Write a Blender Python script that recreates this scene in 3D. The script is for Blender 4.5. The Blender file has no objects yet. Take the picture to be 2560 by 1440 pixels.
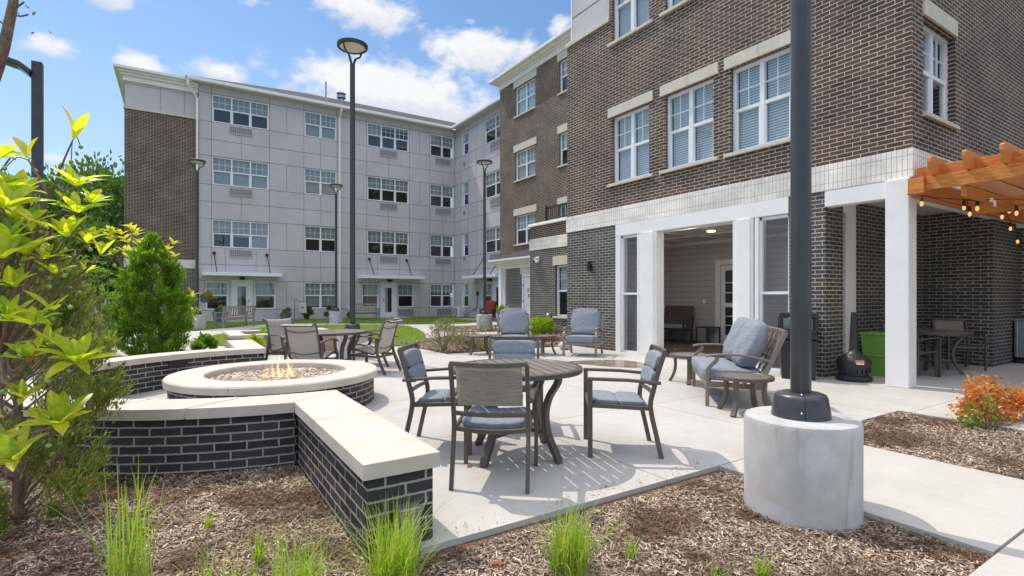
import bpy, math, random
import numpy as np
from mathutils import Vector, Matrix
random.seed(7); rng = np.random.default_rng(7)
R_ = math.radians
# ------------------------------------------------------------------ camera, sky, sun, exposure
SC = bpy.context.scene
COL = SC.collection
cam_d = bpy.data.cameras.new('camera'); cam = bpy.data.objects.new('camera', cam_d); COL.objects.link(cam)
cam.location = (0, 0, 1.33); cam.rotation_euler = (R_(90), 0, R_(-32.63))
cam_d.sensor_width = 36; cam_d.lens = 36 * 1303 / 2560; cam_d.shift_y = 20 / 2560
cam_d.clip_start = 0.05; cam_d.clip_end = 3000
SC.camera = cam
SC.view_settings.view_transform = 'Standard'; SC.view_settings.look = 'None'
SC.view_settings.exposure = 0.06; SC.view_settings.gamma = 1.0
SUN_DIR = Vector((-0.17, 0.512, 0.843)).normalized()
SKY = 0.13
sun_d = bpy.data.lights.new('sun', 'SUN'); sun_d.energy = 3.1; sun_d.angle = R_(0.5); sun_d.color = (1.0, 0.925, 0.81)
sun = bpy.data.objects.new('sun', sun_d); COL.objects.link(sun); sun.location = (0, 0, 40)
sun.rotation_euler = (-SUN_DIR).to_track_quat('-Z', 'Y').to_euler()


class NT:
    """tiny node-tree writer"""
    def __init__(s, tree): s.t = tree; s.n = tree.nodes; s.l = tree.links
    def new(s, typ, **kw):
        nd = s.n.new(typ)
        for k, v in kw.items(): setattr(nd, k, v)
        return nd
    def put(s, sock, v):
        if isinstance(v, bpy.types.NodeSocket): s.l.new(v, sock)
        elif isinstance(v, (tuple, list)) and len(v) == 3 and sock.type == 'RGBA': sock.default_value = (*v, 1)
        else: sock.default_value = v
    def m(s, op, a, b=None, c=None, clamp=False):
        nd = s.new('ShaderNodeMath', operation=op); nd.use_clamp = clamp
        s.put(nd.inputs[0], a)
        if b is not None: s.put(nd.inputs[1], b)
        if c is not None: s.put(nd.inputs[2], c)
        return nd.outputs[0]
    def mix(s, f, a, b, typ='MIX'):
        nd = s.new('ShaderNodeMix', data_type='RGBA', blend_type=typ)
        s.put(nd.inputs[0], f); s.put(nd.inputs[6], a); s.put(nd.inputs[7], b)
        return nd.outputs[2]
    def noise(s, vec, scale, detail=3, rough=.55, dim=None):
        nd = s.new('ShaderNodeTexNoise'); nd.inputs['Scale'].default_value = scale
        nd.inputs['Detail'].default_value = detail; nd.inputs['Roughness'].default_value = rough
        if vec is not None: s.put(nd.inputs['Vector'], vec)
        return nd.outputs['Fac']
    def ramp(s, f, stops):
        nd = s.new('ShaderNodeValToRGB'); cr = nd.color_ramp
        while len(cr.elements) < len(stops): cr.elements.new(.5)
        for e, (p, c) in zip(cr.elements, stops):
            e.position = p; e.color = (*c, 1) if len(c) == 3 else c
        s.put(nd.inputs[0], f); return nd.outputs[0]
    def mapr(s, v, a, b, c=0., d=1.):
        nd = s.new('ShaderNodeMapRange'); nd.interpolation_type = 'SMOOTHSTEP'
        s.put(nd.inputs[0], v); s.put(nd.inputs[1], a); s.put(nd.inputs[2], b); s.put(nd.inputs[3], c); s.put(nd.inputs[4], d)
        return nd.outputs[0]


def make_world():
    w = bpy.data.worlds.new('World'); SC.world = w; w.use_nodes = True
    n = NT(w.node_tree); w.node_tree.nodes.clear()
    sky = n.new('ShaderNodeTexSky', sky_type='NISHITA'); sky.sun_disc = False
    sky.sun_elevation = math.asin(SUN_DIR.z); sky.sun_rotation = math.atan2(SUN_DIR.x, SUN_DIR.y)
    sky.altitude = 200; sky.air_density = 1.0; sky.dust_density = 0.6; sky.ozone_density = 1.6
    tc = n.new('ShaderNodeTexCoord'); sep = n.new('ShaderNodeSeparateXYZ'); n.l.new(tc.outputs['Generated'], sep.inputs[0])
    az = n.m('ARCTAN2', sep.outputs[0], sep.outputs[1]); el = n.m('ARCSINE', sep.outputs[2])
    # clouds: azimuth, elevation, half width, half height in degrees, weight
    cl = [(-4.8, 24.6, 2.3, 1.15, .9), (-8.6, 19.6, 2.6, .95, .85), (-2.9, 19.5, 2.1, 1.2, 1), (3.7, 20.5, 2.1, 1.2, 1), (0.8, 20.4, 1.2, .7, .5),
          (17.3, 27.7, 5.2, 1.7, 1), (29.4, 25.2, 6.4, 2.0, 1.05), (19.0, 21.2, 9.6, 2.6, 1.15), (21.5, 19.0, 10.5, 2.6, 1.1), (28.0, 27.7, 1.3, .5, .6), (6.6, 26.9, 2.2, .7, .6),
          (-10, 11.3, 4, 1.0, .55), (-3.0, 10.6, 6, 1.1, .45), (38, 27, 1.6, 1.3, .8), (9.2, 20.8, .8, .4, .5), (25.2, 23.2, 0.9, .4, .5),
          (70, 25, 9, 3, 1), (100, 35, 14, 4, 1), (150, 28, 16, 5, 1), (-160, 38, 15, 5, 1)]
    acc = None; low = None
    for a, e, hw, hh, wt in cl:
        da = n.m('MULTIPLY', n.m('SUBTRACT', az, R_(a)), 1 / R_(hw)); de = n.m('MULTIPLY', n.m('SUBTRACT', el, R_(e)), 1 / R_(hh))
        r2 = n.m('ADD', n.m('MULTIPLY', da, da), n.m('MULTIPLY', de, de))
        g = n.m('MULTIPLY', n.m('EXPONENT', n.m('MULTIPLY', r2, -.75)), wt)
        acc = g if acc is None else n.m('MAXIMUM', acc, g)
        sh = n.m('MULTIPLY', g, de)
        low = sh if low is None else n.m('ADD', low, sh)
    comb = n.new('ShaderNodeCombineXYZ'); n.put(comb.inputs[0], az); n.put(comb.inputs[1], n.m('MULTIPLY', el, 1.7))
    nz = n.noise(comb.outputs[0], 22, 9, .60); nz2 = n.noise(comb.outputs[0], 8, 4, .5); nz3 = n.noise(comb.outputs[0], 60, 4, .6)
    val = n.m('ADD', acc, n.m('ADD', n.m('MULTIPLY', n.m('SUBTRACT', nz, .5), 1.35), n.m('MULTIPLY', n.m('SUBTRACT', nz2, .5), .7)))
    mask = n.mapr(val, .32, .92)
    shade = n.mapr(n.m('ADD', low, n.m('MULTIPLY', n.m('SUBTRACT', nz3, .5), .9)), -.55, .35, 0., 1.)
    ccol = n.mix(shade, (.74 / SKY, .76 / SKY, .84 / SKY), (.96 / SKY, .95 / SKY, .95 / SKY))
    bright = n.mix(1.0, sky.outputs[0], (.86, 1.04, 1.15), 'MULTIPLY')
    hazy = n.mix(n.m('MULTIPLY', n.mapr(el, -.02, .50, 1., 0.), .78), bright, (.60 / SKY, .76 / SKY, .95 / SKY))
    colr = n.mix(n.m('MULTIPLY', mask, .93), hazy, ccol)
    # bright broken cloud added out of view, overhead and behind, as fill light
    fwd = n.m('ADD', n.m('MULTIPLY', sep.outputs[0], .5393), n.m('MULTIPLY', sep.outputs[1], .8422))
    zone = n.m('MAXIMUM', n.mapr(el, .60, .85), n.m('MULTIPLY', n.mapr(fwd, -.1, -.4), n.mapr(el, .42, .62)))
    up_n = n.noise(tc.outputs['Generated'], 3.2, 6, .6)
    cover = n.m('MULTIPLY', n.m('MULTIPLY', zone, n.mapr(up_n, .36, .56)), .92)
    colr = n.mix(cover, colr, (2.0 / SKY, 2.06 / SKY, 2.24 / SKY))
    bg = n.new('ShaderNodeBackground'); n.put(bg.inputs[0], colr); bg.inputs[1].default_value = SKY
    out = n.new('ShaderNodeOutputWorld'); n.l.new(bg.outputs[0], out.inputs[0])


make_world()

# ------------------------------------------------------------------ materials
MATS = {}


def new_mat(name):
    m = bpy.data.materials.new(name); m.use_nodes = True; m.node_tree.nodes.clear(); MATS[name] = m
    n = NT(m.node_tree); out = n.new('ShaderNodeOutputMaterial'); return m, n, out


def plain(name, col, rough=.6, metal=0., var=.12, scale=6., bump=0., bscale=60., spec=.5, coat=0., transl=0., col2=None, stretch=None):
    m, n, out = new_mat(name)
    tc = n.new('ShaderNodeTexCoord'); v = tc.outputs['Object']
    if stretch:
        mp = n.new('ShaderNodeMapping'); mp.inputs['Scale'].default_value = stretch; n.l.new(v, mp.inputs[0]); v = mp.outputs[0]
    f = n.noise(v, scale, 4, .6)
    c2 = col2 or tuple(min(1, c * (1 + var)) for c in col); c1 = col if col2 else tuple(c * (1 - var) for c in col)
    c = n.mix(n.mapr(f, .3, .7), c1, c2)
    p = n.new('ShaderNodeBsdfPrincipled'); n.put(p.inputs['Base Color'], c)
    n.put(p.inputs['Roughness'], n.m('ADD', rough - .06, n.m('MULTIPLY', f, .12))); p.inputs['Metallic'].default_value = metal
    p.inputs['Specular IOR Level'].default_value = spec; p.inputs['Coat Weight'].default_value = coat
    if bump:
        b = n.new('ShaderNodeBump'); b.inputs['Strength'].default_value = bump; b.inputs['Distance'].default_value = .01
        n.put(b.inputs['Height'], n.noise(v, bscale, 4, .6)); n.l.new(b.outputs[0], p.inputs['Normal'])
    if transl:
        t = n.new('ShaderNodeBsdfTranslucent'); n.put(t.inputs[0], c); mx = n.new('ShaderNodeMixShader'); mx.inputs[0].default_value = transl
        n.l.new(p.outputs[0], mx.inputs[1]); n.l.new(t.outputs[0], mx.inputs[2]); n.l.new(mx.outputs[0], out.inputs[0])
    else: n.l.new(p.outputs[0], out.inputs[0])
    return m


def brick(name, c1, c2, mortar, bw=.203, rh=.0677, ms=.0055, offset=.5, rough=.8, bump=.6, spec=.35):
    m, n, out = new_mat(name)
    uv = n.new('ShaderNodeTexCoord').outputs['UV']
    wob = n.new('ShaderNodeVectorMath', operation='ADD')
    nn = n.new('ShaderNodeTexNoise'); nn.inputs['Scale'].default_value = 14; nn.inputs['Detail'].default_value = 2; n.l.new(uv, nn.inputs[0])
    sc = n.new('ShaderNodeVectorMath', operation='MULTIPLY_ADD'); n.l.new(nn.outputs['Color'], sc.inputs[0])
    sc.inputs[1].default_value = (.009, .009, 0); sc.inputs[2].default_value = (-.0045, -.0045, 0)
    n.l.new(uv, wob.inputs[0]); n.l.new(sc.outputs[0], wob.inputs[1])
    b = n.new('ShaderNodeTexBrick', offset=offset, offset_frequency=2, squash=1)
    n.l.new(wob.outputs[0], b.inputs['Vector'])
    b.inputs['Scale'].default_value = 1; b.inputs['Brick Width'].default_value = bw; b.inputs['Row Height'].default_value = rh
    b.inputs['Mortar Size'].default_value = ms; b.inputs['Mortar Smooth'].default_value = .12; b.inputs['Bias'].default_value = 0
    n.put(b.inputs['Color1'], c1); n.put(b.inputs['Color2'], c2); n.put(b.inputs['Mortar'], mortar)
    f1 = n.noise(uv, 1.1, 4, .6); f2 = n.noise(uv, 90, 3, .7)
    c = n.mix(1., b.outputs[0], n.mix(n.mapr(f1, .25, .75), (.75, .75, .75), (1.22, 1.19, 1.16)), 'MULTIPLY')
    c = n.mix(1., c, n.mix(n.mapr(f2, .25, .75), (.62, .62, .63), (1.36, 1.36, 1.35)), 'MULTIPLY')
    p = n.new('ShaderNodeBsdfPrincipled'); n.put(p.inputs['Base Color'], c); p.inputs['Roughness'].default_value = rough
    p.inputs['Specular IOR Level'].default_value = spec
    bp = n.new('ShaderNodeBump'); bp.inputs['Strength'].default_value = bump; bp.inputs['Distance'].default_value = .008
    n.put(bp.inputs['Height'], n.m('ADD', n.m('SUBTRACT', 1., b.outputs['Fac']), n.m('MULTIPLY', f2, .35))); n.l.new(bp.outputs[0], p.inputs['Normal'])
    n.l.new(p.outputs[0], out.inputs[0]); return m


def concrete(name, c1, c2, joint=None, j0=(0, 0), rough=.85, streak=0., stain=.0):
    m, n, out = new_mat(name)
    tc = n.new('ShaderNodeTexCoord'); v = tc.outputs['Object']
    a = n.noise(v, .9, 5, .6); b_ = n.noise(v, 7, 5, .65); g = n.noise(v, 160, 2, .6)
    c = n.mix(n.mapr(n.m('ADD', n.m('MULTIPLY', a, .6), n.m('MULTIPLY', b_, .4)), .32, .68), c1, c2)
    c = n.mix(1., c, n.mix(g, (.88, .88, .88), (1.1, 1.1, 1.1)), 'MULTIPLY')
    if streak:
        mp = n.new('ShaderNodeMapping'); mp.inputs['Scale'].default_value = (7, 7, .8); n.l.new(v, mp.inputs[0])
        s_ = n.mapr(n.noise(mp.outputs[0], 1.6, 4, .55), .56, .74); c = n.mix(n.m('MULTIPLY', s_, streak), c, (.36, .30, .24))
        vo = n.new('ShaderNodeTexVoronoi'); vo.inputs['Scale'].default_value = 26; n.l.new(v, vo.inputs[0]); pit = n.m('MULTIPLY', n.mapr(vo.outputs['Distance'], .13, .07), n.mapr(n.noise(v, 6, 2), .52, .6)); c = n.mix(n.m('MULTIPLY', pit, .6), c, (.16, .15, .14))
        s2 = n.mapr(n.noise(v, 3.2, 3, .5), .50, .62); c = n.mix(n.m('MULTIPLY', s2, .35), c, (.60, .60, .63))
    if stain:
        s_ = n.mapr(n.noise(v, .55, 4, .6), .56, .72); c = n.mix(n.m('MULTIPLY', s_, stain), c, (.40, .36, .31))
        s_ = n.mapr(n.noise(v, 24, 2, .5), .74, .78); c = n.mix(n.m('MULTIPLY', s_, .25), c, (.25, .22, .19))
    h = n.m('ADD', g, n.m('MULTIPLY', b_, .6))
    if joint:
        mp = n.new('ShaderNodeMapping'); mp.inputs['Location'].default_value = (-j0[0], -j0[1], 0); n.l.new(v, mp.inputs[0])
        bt = n.new('ShaderNodeTexBrick', offset=0.0, squash=1); n.l.new(mp.outputs[0], bt.inputs['Vector'])
        bt.inputs['Scale'].default_value = 1; bt.inputs['Brick Width'].default_value = joint; bt.inputs['Row Height'].default_value = joint
        bt.inputs['Mortar Size'].default_value = .005; bt.inputs['Mortar Smooth'].default_value = .3
        n.put(bt.inputs['Color1'], (1, 1, 1)); n.put(bt.inputs['Color2'], (.93, .93, .935)); n.put(bt.inputs['Mortar'], (.36, .34, .31))
        c = n.mix(1., c, bt.outputs[0], 'MULTIPLY'); h = n.m('SUBTRACT', h, n.m('MULTIPLY', bt.outputs['Fac'], 3.))
    p = n.new('ShaderNodeBsdfPrincipled'); n.put(p.inputs['Base Color'], c); p.inputs['Roughness'].default_value = rough; p.inputs['Specular IOR Level'].default_value = .3
    bp = n.new('ShaderNodeBump'); bp.inputs['Strength'].default_value = .25; bp.inputs['Distance'].default_value = .004
    n.put(bp.inputs['Height'], h); n.l.new(bp.outputs[0], p.inputs['Normal']); n.l.new(p.outputs[0], out.inputs[0]); return m


def island(name, cols, rough=.8, transl=0., spec=.4, patch=None):
    """colour picked per loose piece (chips, leaves, pebbles)"""
    m, n, out = new_mat(name)
    g = n.new('ShaderNodeNewGeometry'); f = g.outputs['Random Per Island']
    k = len(cols); c = n.ramp(f, [(i / max(1, k - 1), c_) for i, c_ in enumerate(cols)])
    v = n.new('ShaderNodeTexCoord').outputs['Object']
    c = n.mix(1., c, n.mix(n.mapr(n.noise(v, 2.2, 3, .6), .3, .7), (.8, .8, .8), (1.2, 1.2, 1.2)), 'MULTIPLY')
    if transl > .5: c = n.mix(1., c, n.mix(n.mapr(n.noise(v, 55, 3, .6), .35, .65), (.82, .84, .8), (1.12, 1.1, 1.1)), 'MULTIPLY')
    if patch: c = n.mix(n.mapr(n.noise(v, 1.5, 5, .65), .47, .60), c, n.mix(1., c, patch, 'MULTIPLY'))  # damp fines between the chips
    p = n.new('ShaderNodeBsdfPrincipled'); n.put(p.inputs['Base Color'], c); p.inputs['Roughness'].default_value = rough; p.inputs['Specular IOR Level'].default_value = spec
    if transl:
        t = n.new('ShaderNodeBsdfTranslucent'); n.put(t.inputs[0], n.mix(1., c, (1.5, 1.5, .7), 'MULTIPLY'))
        mx = n.new('ShaderNodeMixShader'); mx.inputs[0].default_value = transl
        n.l.new(p.outputs[0], mx.inputs[1]); n.l.new(t.outputs[0], mx.inputs[2]); n.l.new(mx.outputs[0], out.inputs[0])
    else: n.l.new(p.outputs[0], out.inputs[0])
    return m


def glass_mat(name='window_glass', tint=(.80, .86, .88), boost=.025):
    m, n, out = new_mat(name)
    v = n.new('ShaderNodeTexCoord').outputs['Object']
    ge = n.new('ShaderNodeNewGeometry'); dt = n.new('ShaderNodeVectorMath', operation='DOT_PRODUCT'); n.l.new(ge.outputs['Normal'], dt.inputs[0]); n.l.new(ge.outputs['Incoming'], dt.inputs[1])
    fr = n.m('ADD', .075, n.m('MULTIPLY', n.m('POWER', n.m('SUBTRACT', 1., n.m('ABSOLUTE', dt.outputs['Value'])), 4.), .92))  # both faces of a double pane
    bp = n.new('ShaderNodeBump'); bp.inputs['Strength'].default_value = .06; bp.inputs['Distance'].default_value = .05
    n.put(bp.inputs['Height'], n.noise(v, 1.3, 2, .5))
    gl = n.new('ShaderNodeBsdfGlossy'); gl.inputs['Roughness'].default_value = .01; gl.inputs[0].default_value = (.95, .97, 1, 1); n.l.new(bp.outputs[0], gl.inputs['Normal'])
    tr = n.new('ShaderNodeBsdfTransparent'); n.put(tr.inputs[0], tint)
    mx = n.new('ShaderNodeMixShader'); n.put(mx.inputs[0], n.m('ADD', fr, boost, clamp=True))
    n.l.new(tr.outputs[0], mx.inputs[1]); n.l.new(gl.outputs[0], mx.inputs[2]); n.l.new(mx.outputs[0], out.inputs[0]); return m


def stripes(name, c1, c2, pitch, duty=.3, axis=1, rough=.6, bump=.5, transp=0.):
    m, n, out = new_mat(name)
    uv = n.new('ShaderNodeTexCoord').outputs['UV']; s = n.new('ShaderNodeSeparateXYZ'); n.l.new(uv, s.inputs[0])
    fr = n.m('FRACT', n.m('MULTIPLY', s.outputs[axis], 1 / pitch)); k = n.mapr(fr, duty - .1, duty + .1)
    f = n.noise(uv, 5, 3, .6)
    p = n.new('ShaderNodeBsdfPrincipled'); n.put(p.inputs['Base Color'], n.mix(k, c2, n.mix(f, tuple(x * .9 for x in c1), tuple(min(1, x * 1.08) for x in c1)))); p.inputs['Roughness'].default_value = rough
    b = n.new('ShaderNodeBump'); b.inputs['Strength'].default_value = bump; b.inputs['Distance'].default_value = .01; n.put(b.inputs['Height'], fr); n.l.new(b.outputs[0], p.inputs['Normal'])
    n.l.new(p.outputs[0], out.inputs[0]); return m


def weave(name, c1, c2, pitch=.006, transp=.0, transl=.0):
    m, n, out = new_mat(name)
    uv = n.new('ShaderNodeTexCoord').outputs['UV']; s = n.new('ShaderNodeSeparateXYZ'); n.l.new(uv, s.inputs[0])
    a = n.m('SINE', n.m('MULTIPLY', s.outputs[0], 6.283 / pitch)); b = n.m('SINE', n.m('MULTIPLY', s.outputs[1], 6.283 / pitch))
    f = n.m('ADD', n.m('MULTIPLY', n.m('MULTIPLY', a, b), .25), .5); f = n.m('ADD', n.m('MULTIPLY', f, .55), n.m('MULTIPLY', n.noise(uv, 60, 3, .7), .45))
    st = n.new('ShaderNodeMapping'); st.inputs['Scale'].default_value = (6, 160, 1); n.l.new(uv, st.inputs[0])
    f = n.m('ADD', n.m('MULTIPLY', f, .6), n.m('MULTIPLY', n.noise(st.outputs[0], 1, 2, .6), .4))
    c = n.mix(n.mapr(f, .3, .7), c1, c2)
    p = n.new('ShaderNodeBsdfPrincipled'); n.put(p.inputs['Base Color'], c); p.inputs['Roughness'].default_value = .75
    sh = p.outputs[0]
    if transl:
        t = n.new('ShaderNodeBsdfTranslucent'); n.put(t.inputs[0], c); mx = n.new('ShaderNodeMixShader'); mx.inputs[0].default_value = transl
        n.l.new(sh, mx.inputs[1]); n.l.new(t.outputs[0], mx.inputs[2]); sh = mx.outputs[0]
    if transp:
        t = n.new('ShaderNodeBsdfTransparent'); mx = n.new('ShaderNodeMixShader'); mx.inputs[0].default_value = transp
        n.l.new(sh, mx.inputs[1]); n.l.new(t.outputs[0], mx.inputs[2]); sh = mx.outputs[0]
    n.l.new(sh, out.inputs[0]); return m


def emit(name, col, s, transp=0.):
    m, n, out = new_mat(name)
    e = n.new('ShaderNodeEmission'); n.put(e.inputs[0], col); e.inputs[1].default_value = s; sh = e.outputs[0]
    if transp:
        t = n.new('ShaderNodeBsdfTransparent'); mx = n.new('ShaderNodeMixShader')
        v = n.new('ShaderNodeTexCoord').outputs['Object']; n.put(mx.inputs[0], n.m('ADD', n.m('MULTIPLY', n.noise(v, 30, 2), .5), transp - .25, clamp=True))
        n.l.new(sh, mx.inputs[1]); n.l.new(t.outputs[0], mx.inputs[2]); sh = mx.outputs[0]
    n.l.new(sh, out.inputs[0]); return m


brick('brick_brown', (.122, .076, .062), (.060, .039, .033), (.55, .465, .37), bw=.228, ms=.0068)
brick('brick_black', (.088, .085, .090), (.042, .042, .048), (.56, .49, .38), bw=.228, ms=.0064, rough=.6, spec=.5)
brick('brick_seat', (.066, .065, .070), (.028, .028, .033), (.45, .41, .35), bw=.226, rh=.0680, ms=.0068, rough=.7, bump=.9)
brick('brick_soldier', (.88, .84, .78), (.82, .78, .72), (.36, .29, .21), bw=.0677, rh=.21, ms=.0035, offset=0., rough=.65, bump=.4)
plain('cast_stone', (.66, .60, .50), .85, var=.06, scale=5, bump=.15, bscale=120)
plain('cap_stone', (.60, .54, .455), .85, var=.09, scale=3, bump=.18, bscale=140)
plain('panel_grey', (.565, .535, .545), .7, var=.06, scale=.7, bump=.05, bscale=80)
plain('panel_joint', (.14, .14, .16), .8)
plain('white_trim', (.88, .85, .81), .5, var=.03, scale=3)
plain('cream_trim', (.78, .75, .68), .55, var=.03, scale=3)
plain('white_vinyl', (.86, .87, .88), .35, var=.02)
plain('interior_dark', (.035, .038, .042), .9)  # near black stands in for unlit rooms behind the glass
stripes('blind', (.74, .76, .76), (.26, .28, .30), .05, .34)
stripes('blind_far', (.50, .52, .50), (.16, .17, .17), .06, .4)
stripes('lap_siding', (.50, .485, .475), (.22, .215, .21), .16, .06, bump=.3)
stripes('louvre', (.36, .36, .38), (.17, .17, .18), .035, .4)
stripes('louvre_warm', (.34, .34, .36), (.19, .185, .17), .10, .4, axis=0)
glass_mat()
weave('insect_screen', (.10, .10, .11), (.15, .15, .16), .004, transp=.42)
plain('shingle', (.052, .048, .047), .95, var=.3, scale=18, bump=.6, bscale=60)
plain('soffit', (.62, .62, .62), .7, var=.02)
concrete('concrete_patio', (.47, .445, .405), (.555, .53, .49), joint=1.91, j0=(1.07, .652), stain=.5)
concrete('concrete_walk', (.47, .44, .39), (.545, .515, .465), stain=.35)
concrete('concrete_base', (.43, .41, .385), (.555, .535, .515), streak=.8)
plain('terracotta', (.44, .27, .19), .9, var=.12, scale=3, bump=.2, bscale=90)
plain('soil', (.060, .045, .034), 1., var=.4, scale=30, bump=.9, bscale=70)
plain('mulch_ground', (.14, .085, .055), 1., var=.5, scale=55, bump=1., bscale=110)
plain('turf_ground', (.14, .20, .03), 1., var=.25, scale=8, bump=.7, bscale=150)
plain('field', (.07, .10, .035), 1., var=.3, scale=.2)
island('wood_chips', [(.16, .085, .050), (.36, .25, .165), (.56, .44, .32), (.22, .13, .085), (.78, .68, .55), (.44, .31, .21), (.08, .045, .03), (.64, .52, .40), (.28, .15, .09)], .9, patch=(.36, .27, .22))
island('grass_blades', [(.16, .25, .018), (.27, .37, .03), (.20, .30, .022), (.34, .41, .05)], .6, transl=.4)
island('tuft_blades', [(.24, .42, .03), (.40, .56, .04), (.30, .50, .035), (.48, .58, .07), (.15, .30, .03), (.55, .50, .20), (.34, .54, .04)], .5, transl=.45)
island('bright_leaf', [(.46, .54, .03), (.58, .62, .035), (.34, .46, .03), (.64, .64, .04), (.26, .40, .04), (.54, .60, .035), (.17, .30, .05)], .34, transl=.64, spec=.5)
island('yellow_leaf', [(.62, .58, .04), (.52, .56, .05), (.70, .60, .05), (.46, .52, .05)], .45, transl=.5)
island('conifer_leaf', [(.11, .22, .025), (.20, .36, .032), (.15, .29, .028), (.28, .42, .045), (.08, .15, .025)], .6, transl=.5)
island('conifer_dull', [(.10, .16, .03), (.19, .25, .05), (.14, .20, .04), (.30, .30, .11), (.30, .19, .09), (.14, .24, .04), (.26, .36, .06)], .65, transl=.45)
island('tree_leaf', [(.075, .15, .032), (.12, .21, .045), (.09, .18, .038), (.15, .25, .055), (.06, .11, .03)], .6, transl=.3)
island('green_leaf', [(.10, .22, .035), (.17, .30, .045), (.13, .25, .04), (.24, .36, .06)], .45, transl=.4)
island('lime_leaf', [(.30, .44, .02), (.40, .52, .03), (.24, .38, .02), (.46, .55, .05)], .5, transl=.35)
island('orange_leaf', [(.58, .19, .035), (.68, .29, .06), (.46, .13, .03), (.74, .42, .14), (.36, .13, .04)], .6, transl=.35)
island('dry_leaf', [(.34, .30, .20), (.22, .24, .10), (.42, .36, .28), (.28, .27, .13), (.18, .22, .07)], .8, transl=.2)
island('flower', [(.62, .42, .02), (.70, .52, .03), (.50, .14, .02), (.14, .24, .03), (.18, .28, .04)], .6, transl=.2)
island('pebble', [(.62, .52, .40), (.38, .24, .15), (.74, .66, .55), (.20, .15, .13), (.60, .34, .19), (.54, .46, .40), (.80, .74, .66), (.44, .20, .11), (.66, .55, .43)], .5)
plain('bark', (.20, .135, .095), .9, var=.3, scale=40, bump=.6, bscale=90)
plain('bark_grey', (.27, .21, .17), .9, var=.3, scale=40, bump=.5, bscale=90)
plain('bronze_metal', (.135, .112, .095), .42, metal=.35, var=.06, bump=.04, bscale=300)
plain('bronze_pale', (.25, .205, .17), .45, metal=.25, var=.05, bump=.04, bscale=300)  # paler, less metallic bronze for the lounge seats and porch chair
plain('table_top', (.21, .175, .15), .5, metal=.15, var=.08, scale=9)
plain('blue_fabric', (.262, .280, .318), .95, var=.07, scale=30, bump=.25, bscale=420, spec=.2)
m_ = MATS['blue_fabric']; n_ = NT(m_.node_tree); p_ = next(k for k in n_.n if k.type == 'BSDF_PRINCIPLED'); b0 = next(k for k in n_.n if k.type == 'BUMP')
mp_ = n_.new('ShaderNodeMapping'); mp_.inputs['Scale'].default_value = (1, 1, 2.4); n_.l.new(n_.new('ShaderNodeTexCoord').outputs['Object'], mp_.inputs[0])
w_ = n_.new('ShaderNodeTexNoise'); w_.inputs['Scale'].default_value = 7; w_.inputs['Detail'].default_value = 3; w_.inputs['Distortion'].default_value = .8; n_.l.new(mp_.outputs[0], w_.inputs[0])
b1 = n_.new('ShaderNodeBump'); b1.inputs['Strength'].default_value = .42; b1.inputs['Distance'].default_value = .035; n_.l.new(w_.outputs['Fac'], b1.inputs['Height']); n_.l.new(b0.outputs[0], b1.inputs['Normal']); n_.l.new(b1.outputs[0], p_.inputs['Normal'])
weave('sling_tan', (.25, .215, .17), (.52, .47, .39), .008, transl=.25)
weave('sling_grey', (.30, .28, .255), (.52, .49, .45), .008, transl=.25)
plain('lamp_metal', (.058, .056, .056), .38, metal=.2, var=.1, coat=.3)
plain('lamp_lens', (.80, .78, .72), .35)
plain('black_plastic', (.022, .023, .025), .42, var=.15)
plain('green_plastic', (.17, .36, .06), .42, var=.06)
plain('cedar', (.72, .27, .045), .6, var=.18, scale=5, bump=.3, bscale=40, stretch=(14, 1.2, 14), col2=(.46, .135, .018))
plain('steel', (.42, .43, .44), .35, metal=.85, var=.08)
plain('weathered_wood', (.33, .285, .245), .85, var=.2, scale=12, bump=.3, bscale=60)
plain('dark_floor', (.085, .07, .06), .9, var=.2, scale=30)
plain('red_fabric', (.33, .035, .03), .9)
plain('pot_grey', (.13, .15, .19), .6)
plain('wire_black', (.02, .02, .022), .5)
plain('orange_tag', (.75, .28, .06), .5)
plain('berry', (.26, .38, .08), .4)
plain('rust_leaf', (.42, .11, .03), .6, transl=.3)
plain('pink_stone', (.45, .30, .24), .9)
plain('ink', (.06, .06, .065), .7)
emit('flame_core', (1., .58, .14), 3.2, .80)
emit('bulb_glow', (1., .60, .24), 1.0)
emit('fill_glow', (1., .95, .90), 85.0); emit('downlight_warm', (1., .70, .38), 5.0)  # the strong glow is for added fill discs in the porch ceiling
m_, n_, o_ = new_mat('wet_concrete')
v_ = n_.new('ShaderNodeTexCoord').outputs['Object']; p_ = n_.new('ShaderNodeBsdfPrincipled')
n_.put(p_.inputs['Base Color'], n_.mix(n_.mapr(n_.noise(v_, 3, 3), .35, .65), (.20, .155, .125), (.30, .245, .20))); n_.put(p_.inputs['Roughness'], n_.mapr(n_.noise(v_, 5, 3), .4, .6, .07, .35))
n_.l.new(p_.outputs[0], o_.inputs[0])


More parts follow.
